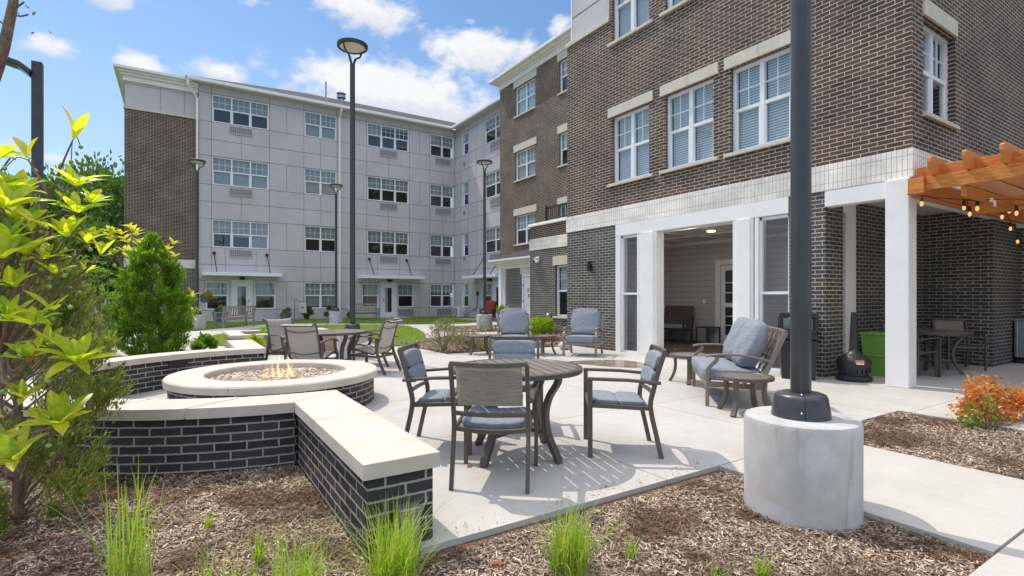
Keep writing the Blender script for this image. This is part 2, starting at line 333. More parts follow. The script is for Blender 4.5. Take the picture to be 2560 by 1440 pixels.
# ------------------------------------------------------------------ mesh writer
class MB:
    def __init__(s): s.v = []; s.f = []; s.uv = []; s.sm = []
    def mark(s): return len(s.v)
    def apply(s, i0, M):
        for i in range(i0, len(s.v)): s.v[i] = tuple(M @ Vector(s.v[i]))
    def face(s, pts, uv=None, smooth=False):
        b = len(s.v); s.v += [tuple(p) for p in pts]; s.f.append(tuple(range(b, b + len(pts)))); s.uv.append(uv); s.sm.append(smooth)
    def grid(s, P, cu=False, cv=False, uv=None, smooth=True):
        n, m = len(P), len(P[0]); b = len(s.v)
        for row in P: s.v += [tuple(p) for p in row]
        for i in range(n if cu else n - 1):
            for j in range(m if cv else m - 1):
                i2, j2 = (i + 1) % n, (j + 1) % m
                s.f.append((b + i * m + j, b + i2 * m + j, b + i2 * m + j2, b + i * m + j2)); s.sm.append(smooth)
                if uv is None: s.uv.append(None)
                else:
                    U, V = uv; s.uv.append([(U[i], V[j]), (U[i + 1], V[j]), (U[i + 1], V[j + 1]), (U[i], V[j + 1])])
    def box(s, x0, x1, y0, y1, z0, z1):
        x0, x1 = sorted((x0, x1)); y0, y1 = sorted((y0, y1)); z0, z1 = sorted((z0, z1))
        b = len(s.v); s.v += [(x0, y0, z0), (x1, y0, z0), (x1, y1, z0), (x0, y1, z0), (x0, y0, z1), (x1, y0, z1), (x1, y1, z1), (x0, y1, z1)]
        for q in ((0, 3, 2, 1), (4, 5, 6, 7), (0, 1, 5, 4), (1, 2, 6, 5), (2, 3, 7, 6), (3, 0, 4, 7)):
            s.f.append(tuple(b + k for k in q)); s.uv.append(None); s.sm.append(False)
        return s
    def sweep(s, pts, w, h, side=(1, 0, 0), taper=None):
        """rectangular bar along a path; w across SIDE, h across the other way"""
        P = [Vector(p) for p in pts]; S = Vector(side).normalized(); rows = []
        for i, p in enumerate(P):
            T = (P[min(i + 1, len(P) - 1)] - P[max(i - 1, 0)]).normalized(); S2 = (S - T * S.dot(T)).normalized(); N = T.cross(S2)
            k = 1 if taper is None else taper[i]
            rows.append([p + S2 * (a * w * k / 2) + N * (b * h * k / 2) for a, b in ((-1, -1), (1, -1), (1, 1), (-1, 1))])
        s.grid(rows, cv=True, smooth=False); s.face(rows[0][::-1]); s.face(rows[-1]); return s
    def tube(s, pts, r, n=8, cap=True):
        P = [Vector(p) for p in pts]; rr = r if isinstance(r, (list, tuple)) else [r] * len(P); rows = []
        S = Vector((1, .13, .07))
        for i, p in enumerate(P):
            T = (P[min(i + 1, len(P) - 1)] - P[max(i - 1, 0)]).normalized()
            if abs(T.dot(S)) > .95: S = Vector((.1, 1, .1))
            A = (S - T * S.dot(T)).normalized(); B = T.cross(A); S = A
            rows.append([p + (A * math.cos(2 * math.pi * k / n) + B * math.sin(2 * math.pi * k / n)) * rr[i] for k in range(n)])
        s.grid(rows, cv=True)
        if cap: s.face(rows[0][::-1]); s.face(rows[-1])
        return s
    def lathe(s, prof, n=32, c=(0, 0, 0), smooth=True, a0=0., a1=2 * math.pi):
        full = abs(a1 - a0 - 2 * math.pi) < 1e-6; k = n if full else n + 1
        rows = [[(c[0] + r * math.cos(a0 + (a1 - a0) * i / n), c[1] + r * math.sin(a0 + (a1 - a0) * i / n), c[2] + z) for (r, z) in prof] for i in range(k)]
        R = max(p[0] for p in prof); U = [R * (a1 - a0) * i / n for i in range(n + 1)]; V = [prof[0][1]]
        for a, b in zip(prof, prof[1:]): V.append(V[-1] + (b[1] - a[1] if abs(b[1] - a[1]) > abs(b[0] - a[0]) else math.hypot(b[0] - a[0], b[1] - a[1])))
        s.grid(rows, cu=full, uv=(U, V), smooth=smooth); return s
    def prism(s, poly, z0, z1):
        n = len(poly); s.face([(x, y, z1) for x, y in poly]); s.face([(x, y, z0) for x, y in poly][::-1])
        for i in range(n):
            a, b = poly[i], poly[(i + 1) % n]; s.face([(a[0], a[1], z0), (b[0], b[1], z0), (b[0], b[1], z1), (a[0], a[1], z1)])
        return s
    def puff(s, c, size, e=.32, nu=22, nv=12, wob=0.):
        sp = lambda x, p: math.copysign(abs(x) ** p, x); rows = []
        for i in range(nu):
            u = 2 * math.pi * i / nu; row = []
            for j in range(nv + 1):
                v = -math.pi / 2 + math.pi * j / nv; k = 1 + wob * math.sin(5 * u + 3 * v)
                row.append((c[0] + size[0] / 2 * sp(math.cos(v), e) * sp(math.cos(u), e) * k, c[1] + size[1] / 2 * sp(math.cos(v), e) * sp(math.sin(u), e) * k, c[2] + size[2] / 2 * sp(math.sin(v), e * 1.5)))
            rows.append(row)
        s.grid(rows, cu=True); return s
    def quads(s, V, k=4):
        """numpy n x k x 3 -> n separate faces"""
        b = len(s.v); s.v += [tuple(p) for p in V.reshape(-1, 3).tolist()]
        for i in range(len(V)):
            s.f.append(tuple(range(b + i * k, b + i * k + k)))
        s.uv += [None] * len(V); s.sm += [False] * len(V); return s
    def build(s, name, mat, parent=None, off=None, bevel=0., seg=2):
        me = bpy.data.meshes.new(name); me.from_pydata(s.v, [], s.f); me.materials.append(MATS[mat])
        me.polygons.foreach_set('use_smooth', s.sm)
        uvl = me.uv_layers.new(name='UVMap'); data = np.zeros((len(me.loops), 2), np.float32); V = np.array(s.v, np.float64); k = 0
        for fi, (f, uv) in enumerate(zip(s.f, s.uv)):
            m = len(f)
            if uv is not None: data[k:k + m] = uv
            else:
                p = V[list(f)]; nrm = np.abs(np.cross(p[1] - p[0], p[2] - p[0]) if m == 3 else np.cross(p[2] - p[0], p[3] - p[1]))
                a = int(np.argmax(nrm)); ij = ((1, 2), (0, 2), (0, 1))[a]; data[k:k + m] = p[:, ij]
            k += m
        uvl.data.foreach_set('uv', data.ravel()); me.update()
        if any(s.sm) and len(s.f) < 6000: me.set_sharp_from_angle(angle=R_(42))
        o = bpy.data.objects.new(name, me); COL.objects.link(o)
        if parent: o.parent = parent
        if off is not None: o.location = off
        if bevel:
            b = o.modifiers.new('bevel', 'BEVEL'); b.width = bevel; b.segments = seg; b.limit_method = 'ANGLE'; b.angle_limit = R_(50); b.harden_normals = False
        return o


def tag(o, label, cat, group=None, kind=None):
    if label: o['label'] = label
    if cat: o['category'] = cat
    if group: o['group'] = group
    if kind: o['kind'] = kind
    return o


def thing(name, label, cat, loc=(0, 0, 0), rz=0., group=None):
    o = bpy.data.objects.new(name, None); o.empty_display_size = .1; COL.objects.link(o); o.location = loc; o.rotation_euler = (0, 0, rz)
    return tag(o, label, cat, group)


def struct(mb, name, mat, **kw):
    o = mb.build(name, mat, **kw); o['kind'] = 'structure'; return o


def kids(o): return [c for c in bpy.data.objects if c.parent == o]


def dup(root, loc, rz, label=None, group=None):
    tree = {}
    for c in bpy.data.objects: tree.setdefault(c.parent, []).append(c)
    def cp(o, par):
        c = o.copy(); COL.objects.link(c)
        if par is not None: c.parent = par
        for ch in tree.get(o, []): cp(ch, c)
        return c
    r = cp(root, None); r.location = loc; r.rotation_euler = (0, 0, rz)
    if label: r['label'] = label
    if group: r['group'] = group
    return r


def facing(dx, dy): return math.atan2(dy, dx) - math.pi / 2


CY, SY = .8422, .5393
def at(px, py, d):
    """a point of the place from where it shows in the photograph and its distance ahead"""
    l = (px - 1280) / 1303 * d
    return Vector((d * SY + l * CY, d * CY - l * SY, 1.33 + (740 - py) / 1303 * d))


def smooth_poly(pts, k=6):
    n = len(pts); out = []
    for i in range(n):
        p0, p1, p2, p3 = (Vector(pts[(i + j - 1) % n]) for j in range(4))
        for t in range(k):
            t /= k; q = .5 * ((2 * p1) + (p2 - p0) * t + (2 * p0 - 5 * p1 + 4 * p2 - p3) * t * t + (3 * p1 - p0 - 3 * p2 + p3) * t ** 3)
            out.append((q.x, q.y))
    return out


def curve(pts, k=5):
    P = [Vector(p) for p in pts]; out = []
    for i in range(len(P) - 1):
        p0, p1, p2, p3 = P[max(i - 1, 0)], P[i], P[i + 1], P[min(i + 2, len(P) - 1)]
        for t in range(k):
            t /= k; out.append(.5 * ((2 * p1) + (p2 - p0) * t + (2 * p0 - 5 * p1 + 4 * p2 - p3) * t * t + (3 * p1 - p0 - 3 * p2 + p3) * t ** 3))
    out.append(P[-1]); return out


def inside(poly, P):
    x, y = P[:, 0], P[:, 1]; r = np.zeros(len(P), bool); n = len(poly)
    for i in range(n):
        (x1, y1), (x2, y2) = poly[i], poly[(i + 1) % n]
        if y1 == y2: continue
        c = ((y1 > y) != (y2 > y)) & (x < (x2 - x1) * (y - y1) / (y2 - y1) + x1); r ^= c
    return r


def sample(poly, n, keep=None):
    a = np.array(poly); lo, hi = a.min(0), a.max(0); out = np.zeros((0, 2))
    while len(out) < n:
        P = rng.uniform(lo, hi, (n * 2, 2)); P = P[inside(poly, P)]
        if keep is not None: P = P[keep(P)]
        out = np.vstack([out, P])
    return out[:n]


def unit(a): return a / np.maximum(1e-9, np.linalg.norm(a, axis=-1, keepdims=True))


def leafcards(C, D, L, W, up=None):
    """diamond leaves: n x 4 x 3 from base C, direction D"""
    n = len(C); r = rng.normal(size=(n, 3)) if up is None else up + rng.normal(size=(n, 3)) * .5
    S = unit(np.cross(D, r)); L = np.broadcast_to(L, (n,))[:, None]; W = np.broadcast_to(W, (n,))[:, None]
    mid = C + D * L * .45
    return np.stack([C, mid - S * W * .5, C + D * L, mid + S * W * .5], 1)

# ------------------------------------------------------------------ ground, paving, lawns, beds
g = MB(); g.face([(-500, -300, -.09), (500, -300, -.09), (500, 700, -.09), (-500, 700, -.09)]); struct(g, 'ground', 'field')
PIT = (1.05, 7.05)
g = MB(); g.prism([(.99, 2.572), (5.165, 2.572), (5.165, 2.68), (7.05, 2.68), (7.05, -6), (17, -6), (17, 31), (-5, 31), (-5, 22), (-1.5, 15.5), (-.2, 12.6), (.99, 11.2)], -.12, 0)
struct(g, 'patio', 'concrete_patio')
g = MB(); g.prism([(PIT[0] + 2.35 * math.cos(a), PIT[1] + 2.35 * math.sin(a)) for a in np.linspace(0, 2 * math.pi, 64, endpoint=False)], -.12, -.005); struct(g, 'seating_floor', 'concrete_patio')
g = MB(); g.prism([(3.575, .936), (5.16, .936), (5.16, 2.566), (3.575, 2.566)], -.12, -.003); struct(g, 'walkway', 'concrete_walk', bevel=.012)
g = MB(); g.prism([(-12, -1.2), (7.04, -1.2), (7.04, .92), (-12, .92)], -.12, -.004); struct(g, 'path', 'concrete_walk', bevel=.012)
BED_NEAR = [(-14, .92), (3.575, .92), (3.575, 2.572), (.99, 2.572), (.99, 11.2), (-.2, 12.6), (-1.5, 15.5), (-5, 22), (-30, 22), (-30, .92)]
BED_RIGHT = [(5.16, .93), (7.05, .93), (7.05, 2.68), (5.16, 2.68)]
BED_MID = [(5.2, 10.9), (5.1, 13.2), (5.14, 13.92), (6.0, 14.7), (7.0, 15.3), (8.2, 15.5), (9.6, 15.2), (11.2, 15.2), (11.2, 11.09), (8.87, 11.09), (8.87, 10.9)]
BED_FAR = smooth_poly([(8.3, 18.5), (8.9, 17.2), (10.2, 16.8), (12.4, 16.9), (12.5, 18.4), (12.4, 20), (10.6, 20.4), (9.2, 19.6)])
for nm, poly, z in (('mulch_bed', BED_NEAR, -.035), ('mulch_bed', BED_RIGHT, -.02), ('mulch_bed', BED_MID, .02), ('mulch_bed', BED_FAR, .02)):
    g = MB(); g.prism(poly, -.10, z); o = struct(g, nm, 'mulch_ground')
LAWN_A = smooth_poly([(.29, 17.2), (.9, 15.9), (2.0, 15.0), (3.5, 13.6), (4.97, 13.28), (6.2, 14.6), (7.24, 17.0), (8.1, 20.0), (8.2, 22.0), (6.4, 23.3), (3.9, 24.0), (2.3, 22.6), (1.0, 20.0)])
LAWN_B = [(-10, 22.2), (-.2, 22.4), (1.0, 23.8), (2.6, 26.3), (4.2, 27.2), (6.0, 26.3), (8.2, 24.6), (10.2, 22.4), (11.6, 22.3), (12.9, 23.4), (13.6, 24.8), (14.4, 26.2), (15.2, 27.0), (15.2, 30.75), (-10, 30.75)]
for poly in (LAWN_A, LAWN_B):
    g = MB(); g.prism(poly, -.05, .025); struct(g, 'lawn', 'turf_ground')
for x0, x1 in ((1.9, 3.9), (9.8, 11.8)):
    g = MB(); g.box(x0, x1, 29.3, 30.78, -.05, .05); struct(g, 'door_step', 'concrete_walk')
g = MB(); g.box(13.2, 15.28, 24.4, 27.0, -.05, .045); struct(g, 'door_step', 'concrete_walk')
g = MB(); g.prism([(x, y) for x, y in smooth_poly([(6.62, 8.25), (6.68, 7.6), (7.0, 7.0), (7.35, 6.72), (7.7, 7.1), (7.75, 7.8), (7.3, 8.15)])], .001, .004); struct(g, 'puddle', 'wet_concrete')


def blades(C, h, w, lean, mat, name, label=None, cat=None, parent=None, n_seg=3, droop=.5, kind=None, group=None, z0=0.):
    """curved grass blades as strips: C n x 3 roots"""
    n = len(C); az = rng.uniform(0, 2 * math.pi, n); d = np.stack([np.cos(az), np.sin(az), np.zeros(n)], 1); s = np.stack([-np.sin(az), np.cos(az), np.zeros(n)], 1)
    H = h * rng.uniform(.55, 1.1, n); ln = lean * (.12 + 1.9 * rng.random(n) ** 1.7); V = []
    for k in range(n_seg + 1):
        t = k / n_seg; r = ln * H * t ** (1.6); z = H * (t - droop * (ln) * t * t * .5)
        c = C + d * r[:, None] + np.array([0, 0, 1.]) * z[:, None]; wd = w * (1 - t) ** .7 * .5 + .0004
        V.append((c - s * wd, c + s * wd))
    b = MB(); base = 0; verts = []; faces = []
    A = np.stack([np.stack(v, 1) for v in V], 1).reshape(n, -1, 3)
    b.v = [tuple(p) for p in A.reshape(-1, 3).tolist()]; m = 2 * (n_seg + 1)
    for i in range(n):
        for k in range(n_seg): q = i * m + 2 * k; b.f.append((q, q + 1, q + 3, q + 2))
    b.uv = [None] * len(b.f); b.sm = [True] * len(b.f)
    o = b.build(name, mat, parent=parent)
    return tag(o, label, cat, group, kind)


for poly, n, nm in ((LAWN_A, 26000, 'island'), (LAWN_B, 30000, 'far')):
    P = sample(poly, n, (lambda P: P[:, 0] > -6)); C = np.column_stack([P, np.full(n, .02)])
    tag(blades(C, .075, .011, .5, 'grass_blades', 'grass', n_seg=1, kind='stuff'),
        'bright green mown grass of the curved island lawn' if nm == 'island' else 'shaded mown grass along the grey building', 'grass')


def chips(poly, n, z, name, label, L=(.014, .05), W=(.004, .011), keep=None):
    P = sample(poly, n, keep); yaw = rng.uniform(0, 2 * math.pi, n); l = rng.uniform(*L, n) * .5; w = rng.uniform(*W, n) * .5
    pitch = rng.normal(0, .28, n); roll = rng.normal(0, .35, n); zz = z + rng.uniform(.002, .022, n)
    d = np.stack([np.cos(yaw) * np.cos(pitch), np.sin(yaw) * np.cos(pitch), np.sin(pitch)], 1) * l[:, None]
    s = np.stack([-np.sin(yaw) * np.cos(roll), np.cos(yaw) * np.cos(roll), np.sin(roll)], 1) * w[:, None]
    c = np.column_stack([P, zz]); j = lambda: rng.uniform(.6, 1.15, (n, 1))
    V = np.stack([c - d * j() - s, c - d * j() + s * j(), c + d * j() + s, c + d * j() - s * j()], 1)
    b = MB(); b.quads(V); tag(b.build(name, 'wood_chips'), label, 'mulch', None, 'stuff')


def near_keep(P):
    d = P[:, 0] * SY + P[:, 1] * CY; l = P[:, 0] * CY - P[:, 1] * SY; r = np.hypot(P[:, 0] - PIT[0], P[:, 1] - PIT[1])
    leg = (P[:, 0] > .80) & (P[:, 0] < 1.18) & (P[:, 1] > 2.6)
    return (d > 1.9) & (d < 6.5) & (np.abs(l) < d * 1.05) & (r > 2.6) & ~leg & ((P[:, 0] < .8) | (P[:, 1] < 2.55))


chips([(-4, .92), (3.56, .92), (3.56, 2.5), (1.0, 2.5), (1.0, 6), (-4, 6)], 64000, -.034, 'mulch_chips', 'loose shredded bark chips in the front bed before the seat wall', L=(.007, .046), W=(.0022, .0085), keep=near_keep)
chips([(1.25, 2.575), (3.6, 2.575), (3.6, 2.72), (1.25, 2.72)], 130, -.001, 'stray_chips', 'stray bark chips spilled along the patio edge', L=(.008, .03), W=(.003, .007))
chips([(1.3, 2.7), (5, 2.7), (8.6, 5), (8.6, 10), (2, 10)], 160, -.001, 'leaf_litter', 'specks of leaf litter scattered over the patio', L=(.006, .022), W=(.003, .010))
chips(BED_RIGHT, 14000, -.019, 'mulch_chips', 'loose bark chips in the bed around the orange shrub', L=(.012, .045), W=(.003, .010))
chips(BED_MID, 9000, .021, 'mulch_chips', 'loose bark chips in the bed behind the round side tables', L=(.03, .08), W=(.01, .022))
chips(BED_FAR, 3000, .021, 'mulch_chips', 'loose bark chips round the lamp base near the storage door', L=(.04, .10), W=(.015, .03))


# ------------------------------------------------------------------ building helpers
def abox(b, ax, pl, a0, a1, n0, n1, z0, z1):
    """box on a wall: a along it, n outwards (walls look to -X or -Y), z up"""
    if ax == 'X': b.box(pl - n1, pl - n0, a0, a1, z0, z1)
    else: b.box(a0, a1, pl - n1, pl - n0, z0, z1)
    return b


def aq(b, ax, pl, a0, a1, n, z0, z1):
    if ax == 'X': b.face([(pl - n, a0, z0), (pl - n, a1, z0), (pl - n, a1, z1), (pl - n, a0, z1)])
    else: b.face([(a0, pl - n, z0), (a1, pl - n, z0), (a1, pl - n, z1), (a0, pl - n, z1)])


def wall(b, ax, pl, a0, a1, z0, z1, holes=(), depth=.14):
    A = sorted({a0, a1, *[h[i] for h in holes for i in (0, 1) if a0 < h[i] < a1]}); Z = sorted({z0, z1, *[h[i] for h in holes for i in (2, 3) if z0 < h[i] < z1]})
    for p, q in zip(A, A[1:]):
        for r, t in zip(Z, Z[1:]):
            ca, cz = (p + q) / 2, (r + t) / 2
            if any(h[0] < ca < h[1] and h[2] < cz < h[3] for h in holes): continue
            aq(b, ax, pl, p, q, 0, r, t)
    for h in holes:
        h0, h1, y0, y1 = max(h[0], a0), min(h[1], a1), max(h[2], z0), min(h[3], z1)
        if h0 >= h1 or y0 >= y1: continue
        e = lambda a, n, z: (pl - n, a, z) if ax == 'X' else (a, pl - n, z)
        for (a, z), (c, d) in (((h0, y0), (h0, y1)), ((h1, y0), (h1, y1)), ((h0, y0), (h1, y0)), ((h0, y1), (h1, y1))):
            b.face([e(a, 0, z), e(c, 0, d), e(c, -depth, d), e(a, -depth, z)])


def window(par, off, ax, pl, a0, a1, z0, z1, cols=2, gc=3, gr=2, rec=.03, fw=.05, mul=.07, up=1., lo=.0, blind='blind', sill=None, lintel=None, split=True):
    """double-hung window: frame, mullions, meeting rails and upper grid; pane and blind are its own parts"""
    b = MB(); p = MB(); bl = MB(); F0, F1 = -rec - .08, -rec
    abox(b, ax, pl, a0, a0 + fw, F0, F1, z0, z1); abox(b, ax, pl, a1 - fw, a1, F0, F1, z0, z1)
    abox(b, ax, pl, a0 + fw, a1 - fw, F0, F1, z0, z0 + fw); abox(b, ax, pl, a0 + fw, a1 - fw, F0, F1, z1 - fw, z1)
    ia, ib = a0 + fw, a1 - fw; cw = (ib - ia - mul * (cols - 1)) / cols; zm = (z0 + z1) / 2
    for c in range(cols):
        p0 = ia + c * (cw + mul); p1 = p0 + cw
        if c: abox(b, ax, pl, p0 - mul, p0, F0, F1 - .004, z0 + fw, z1 - fw)
        if split:
            abox(b, ax, pl, p0, p1, F0 + .01, F1 - .01, zm - .03, zm + .03)
            abox(b, ax, pl, p0, p0 + .03, F0 + .02, F1 - .022, z0 + fw, zm - .03); abox(b, ax, pl, p1 - .03, p1, F0 + .02, F1 - .022, z0 + fw, zm - .03)
        for k in range(1, gc): x = p0 + cw * k / gc; abox(b, ax, pl, x - .008, x + .008, F0 + .02, F1 - .030, (zm + .03 if split else z0 + fw), z1 - fw)
        for k in range(1, gr): z = zm + (z1 - fw - zm) * k / gr; abox(b, ax, pl, p0, p1, F0 + .02, F1 - .032, z - .008, z + .008)
        aq(p, ax, pl, p0, p1, -rec - .045, z0 + fw, zm); aq(p, ax, pl, p0, p1, -rec - .042, zm, z1 - fw)
        u = up if not isinstance(up, (list, tuple)) else up[c]
        if u > 0: aq(bl, ax, pl, p0 + .01, p1 - .01, -rec - .11, (z1 - fw) - (z1 - z0 - 2 * fw) * u, z1 - fw)
    f = b.build('window', 'white_vinyl', par, off)
    p.build('pane', 'window_glass', f)
    if bl.f: bl.build('blind', blind, f)
    if sill:
        s = MB(); abox(s, ax, pl, a0 - sill, a1 + sill, -.12, .055, z0 - .065, z0); s.build('sill', 'cast_stone', f, bevel=.006)
    if lintel:
        s = MB(); h, ex = lintel; am = (a0 + a1) / 2
        abox(s, ax, pl, a0 - ex, am - .003, -.10, .030, z1 + .012, z1 + .012 + h); abox(s, ax, pl, am + .003, a1 + ex, -.10, .030, z1 + .012, z1 + .012 + h); s.build('lintel', 'cast_stone', f, bevel=.005)
    return f


def door(par, off, ax, pl, a0, a1, z1, hinge=1, rec=.04, lite=True, z0=.05):
    b = MB(); fw = .09
    abox(b, ax, pl, a0, a0 + fw, -.1, .02, z0, z1); abox(b, ax, pl, a1 - fw, a1, -.1, .02, z0, z1); abox(b, ax, pl, a0 + fw, a1 - fw, -.1, .02, z1 - fw, z1)
    fr = b.build('door', 'white_vinyl', par, off)
    w = a1 - a0 - 2 * fw; s = MB(); d0, d1 = a0 + fw + .008, a1 - fw - .008; st = .19
    if lite:
        for q in ((d0, d0 + st, z0 + .02, z1 - fw - .01), (d1 - st, d1, z0 + .02, z1 - fw - .01), (d0 + st, d1 - st, z0 + .02, z0 + .30), (d0 + st, d1 - st, z1 - fw - .24, z1 - fw - .01)):
            abox(s, ax, pl, q[0], q[1], -rec - .045, -rec, q[2], q[3])
        s.build('door_leaf', 'white_vinyl', fr)
        p = MB(); aq(p, ax, pl, d0 + st, d1 - st, -rec - .02, z0 + .30, z1 - fw - .24); p.build('pane', 'window_glass', fr)
        p = MB(); abox(p, ax, pl, d0 + st, d0 + st + w * .25, -rec - .12, -rec - .115, z0 + .3, z1 - .33); p.build('curtain', 'blind_far', fr)
    else:
        abox(s, ax, pl, d0, d1, -rec - .045, -rec, z0 + .02, z1 - fw - .01); s.build('door_leaf', 'white_vinyl', fr)
        h = MB()
        for z in (z0 + .35, z0 + 1.05, z0 + 1.75): abox(h, ax, pl, a1 - fw - .02, a1 - fw + .03, .0, .035, z, z + .11)
        h.build('hinge', 'steel', fr)
    k = MB(); hx = d0 + .06 if hinge > 0 else d1 - .06
    abox(k, ax, pl, hx - .03, hx + .03, -rec, -rec + .03, 1.02, 1.18); abox(k, ax, pl, hx - .02, hx + .10 * hinge, -rec + .02, -rec + .05, .98, 1.005); k.build('handle', 'steel', fr)
    return fr


def canopy(par, off, ax, pl, a0, a1, z, dep=.9, h=.17, rods=()):
    b = MB(); abox(b, ax, pl, a0, a1, .0, dep, z, z + h); c = b.build('canopy', 'white_vinyl', par, off, bevel=.01)
    for a in rods:
        r = MB(); e = lambda n, zz, da=0: (pl - n, a + da, zz) if ax == 'X' else (a + da, pl - n, zz)
        r.tube([e(.03, z + h + 1.0), e(dep * .78, z + h + .02, .08)], .022, 8); abox(r, ax, pl, a - .07, a + .07, 0, .05, z + h + .93, z + h + 1.08); r.build('tie_rod', 'wire_black', c)
    l = MB(); am = (a0 + a1) / 2; abox(l, ax, pl, am - .12, am + .12, .0, .22, z - .17, z - .03); l.build('light_fitting', 'wire_black', c)
    return c


def grille(par, off, ax, pl, a0, a1, z0, z1, mat='louvre'):
    b = MB(); abox(b, ax, pl, a0, a1, .0, .05, z0, z1); g = b.build('vent_grille', mat, par, off)
    b = MB(); abox(b, ax, pl, a0 - .03, a1 + .03, .0, .06, z0 - .035, z0); b.build('drip_edge', 'panel_grey', g)


def lettering(txt, size, loc, rot, par, mat='ink'):
    cu = bpy.data.curves.new('lettering', 'FONT'); cu.body = txt; cu.size = size; cu.align_x = 'CENTER'; cu.extrude = .002; cu.space_line = 1.05
    t = bpy.data.objects.new('tmp_text', cu); COL.objects.link(t); dg = bpy.context.evaluated_depsgraph_get(); dg.update()
    me = bpy.data.meshes.new_from_object(t.evaluated_get(dg)); bpy.data.objects.remove(t); bpy.data.curves.remove(cu)
    me.materials.clear(); me.materials.append(MATS[mat]); o = bpy.data.objects.new('lettering', me); COL.objects.link(o); o.parent = par; o.location = loc; o.rotation_euler = rot
    return o


# ------------------------------------------------------------------ the grey panelled building
YG, XW = 30.8, 15.3
L0 = Vector((6.5, YG, 0)); off = -L0
GB = thing('apartment_building', 'four storey building clad in grey panels with white windows, brick at its far left end', 'building', L0)
ROWS = [(10.29, 11.69), (7.07, 8.49), (3.85, 5.27)]
COLS = [(1.46, 4.12, 3), (5.94, 7.69, 2), (9.48, 12.09, 3), (13.52, 15.22, 2)]
WIN = []; GW = [(1.17, 2.20, 1), (3.42, 4.46, 1), (5.94, 7.69, 2), (9.17, 10.18, 1), (11.36, 12.41, 1), (13.52, 15.22, 2)]
for (z0, z1) in ROWS: WIN += [(a, b_, z0, z1, n) for a, b_, n in COLS]
WIN += [(a, b_, .64, 2.08, n) for a, b_, n in GW]
DOORS = [(2.33, 3.32), (10.31, 11.29)]
holes = [w[:4] for w in WIN] + [(a, b_, .05, 2.16) for a, b_ in DOORS]
b = MB(); wall(b, 'Y', YG, .88, XW, 0, 12.2, holes); b.face([(.88, YG, 0), (.88, YG + .5, 0), (.88, YG + .5, 12.2), (.88, YG, 12.2)])
SW = []; SROWS = ROWS + [(.64, 2.08)]
for (z0, z1) in ROWS: SW += [(29.01, 29.83, z0, z1, 1), (24.5, 26.88, z0, z1, 2)]
SW += [(29.01, 29.83, .64, 2.08, 1), (26.15, 27.2, .64, 2.08, 1)]
SD = (24.95, 25.95)
wall(b, 'X', XW, 20., YG, 0, 12.2, [w[:4] for w in SW] + [(*SD, .05, 2.16)])
b.build('wall', 'panel_grey', GB, off)
ups = [[.5, .5, .5], 1., [.5, .1, .1], .5, [1, 1, 1], .95, [.5, .5, .5], .5, [.45, .6, 1.], .5, .45, .5]
for i, (a, b_, z0, z1, n) in enumerate(WIN):
    u = ups[i] if i < 12 else [.5, .5, .95, .5, .5, .38][i - 12]
    window(GB, off, 'Y', YG, a, b_, z0, z1, n, 3, 2, up=u, blind='blind_far')
for i, (a, b_, z0, z1, n) in enumerate(SW): window(GB, off, 'X', XW, a, b_, z0, z1, n, 2 if n == 1 else 3, 2, up=(.5, .0, .5, .5, .5, .5, .5, .5)[i], blind='blind_far')
door(GB, off, 'Y', YG, 2.33, 3.32, 2.16, -1); door(GB, off, 'Y', YG, 10.31, 11.29, 2.16, 1); door(GB, off, 'X', XW, *SD, 2.16, 1)
canopy(GB, off, 'Y', YG, 1.0, 4.66, 2.36, rods=(1.55, 4.02)); canopy(GB, off, 'Y', YG, 8.9, 12.78, 2.36, rods=(9.6, 11.95)); canopy(GB, off, 'X', XW, 24.2, 28.1, 2.36, rods=(25.0, 27.0))
b = MB()
for z in (11.72, 10.27, 9.35, 8.52, 7.05, 6.17, 5.30, 3.83, 2.95, .60):
    segs = [(.9, XW)] if z > 2.2 else [(.9, 2.3), (3.36, 10.28), (11.32, XW)]
    for s0, s1 in segs: abox(b, 'Y', YG, s0, s1, -.01, .004, z - .011, z + .011)
    if z > 2.2: abox(b, 'X', XW, 20, YG - .005, -.01, .004, z - .011, z + .011)
    else: abox(b, 'X', XW, 26.0, YG - .005, -.01, .004, z - .011, z + .011)
abox(b, 'Y', YG, 4.5, XW, -.01, .0042, 2.12, 2.142); abox(b, 'X', XW, 27.3, YG - .005, -.01, .0042, 2.12, 2.142)
VX = [(1.43, 2.6, 12.1), (4.15, 2.6, 12.1), (5.91, 0, 12.1), (7.72, 0, 12.1), (9.45, 2.6, 12.1), (12.12, 2.6, 12.1), (13.49, 0, 12.1), (15.25, 0, 12.1), (5.02, 0, 2.1), (12.75, 0, 2.1), (8.6, 0, 2.1), (4.5, 0, .6), (2.05, 2.6, 3.8), (3.5, 2.6, 3.8), (10.1, 2.6, 3.8), (11.5, 2.6, 3.8)]
for zb, zt in ((8.52, 10.27), (5.30, 7.05)): VX += [(x, zb, zt) for x in (2.79, 6.8, 10.78, 14.37)]
VX += [(6.8, 2.15, 3.83), (14.37, 2.15, 3.83)]
for z0, z1 in ROWS: VX += [(5.02, z0, z1), (12.8, z0, z1)]
for x, z0, z1 in VX: abox(b, 'Y', YG, x - .009, x + .009, -.01, .0038, z0, z1)
for y, z0, z1 in [(30.0, 0, 12.1), (28.95, 0, 12.1), (27.9, 0, 12.1), (26.95, 2.6, 12.1)]: abox(b, 'X', XW, y - .009, y + .009, -.01, .0038, z0, z1)
b.build('panel_joints', 'panel_joint', GB, off)
for i, (a, b_) in enumerate(((2.25, 3.30), (10.26, 11.31), (13.9, 14.95))):
    for z0, z1 in ROWS: grille(GB, off, 'Y', YG, a, b_, z0 - .46, z0 - .12, 'louvre_warm' if i == 0 else 'louvre')
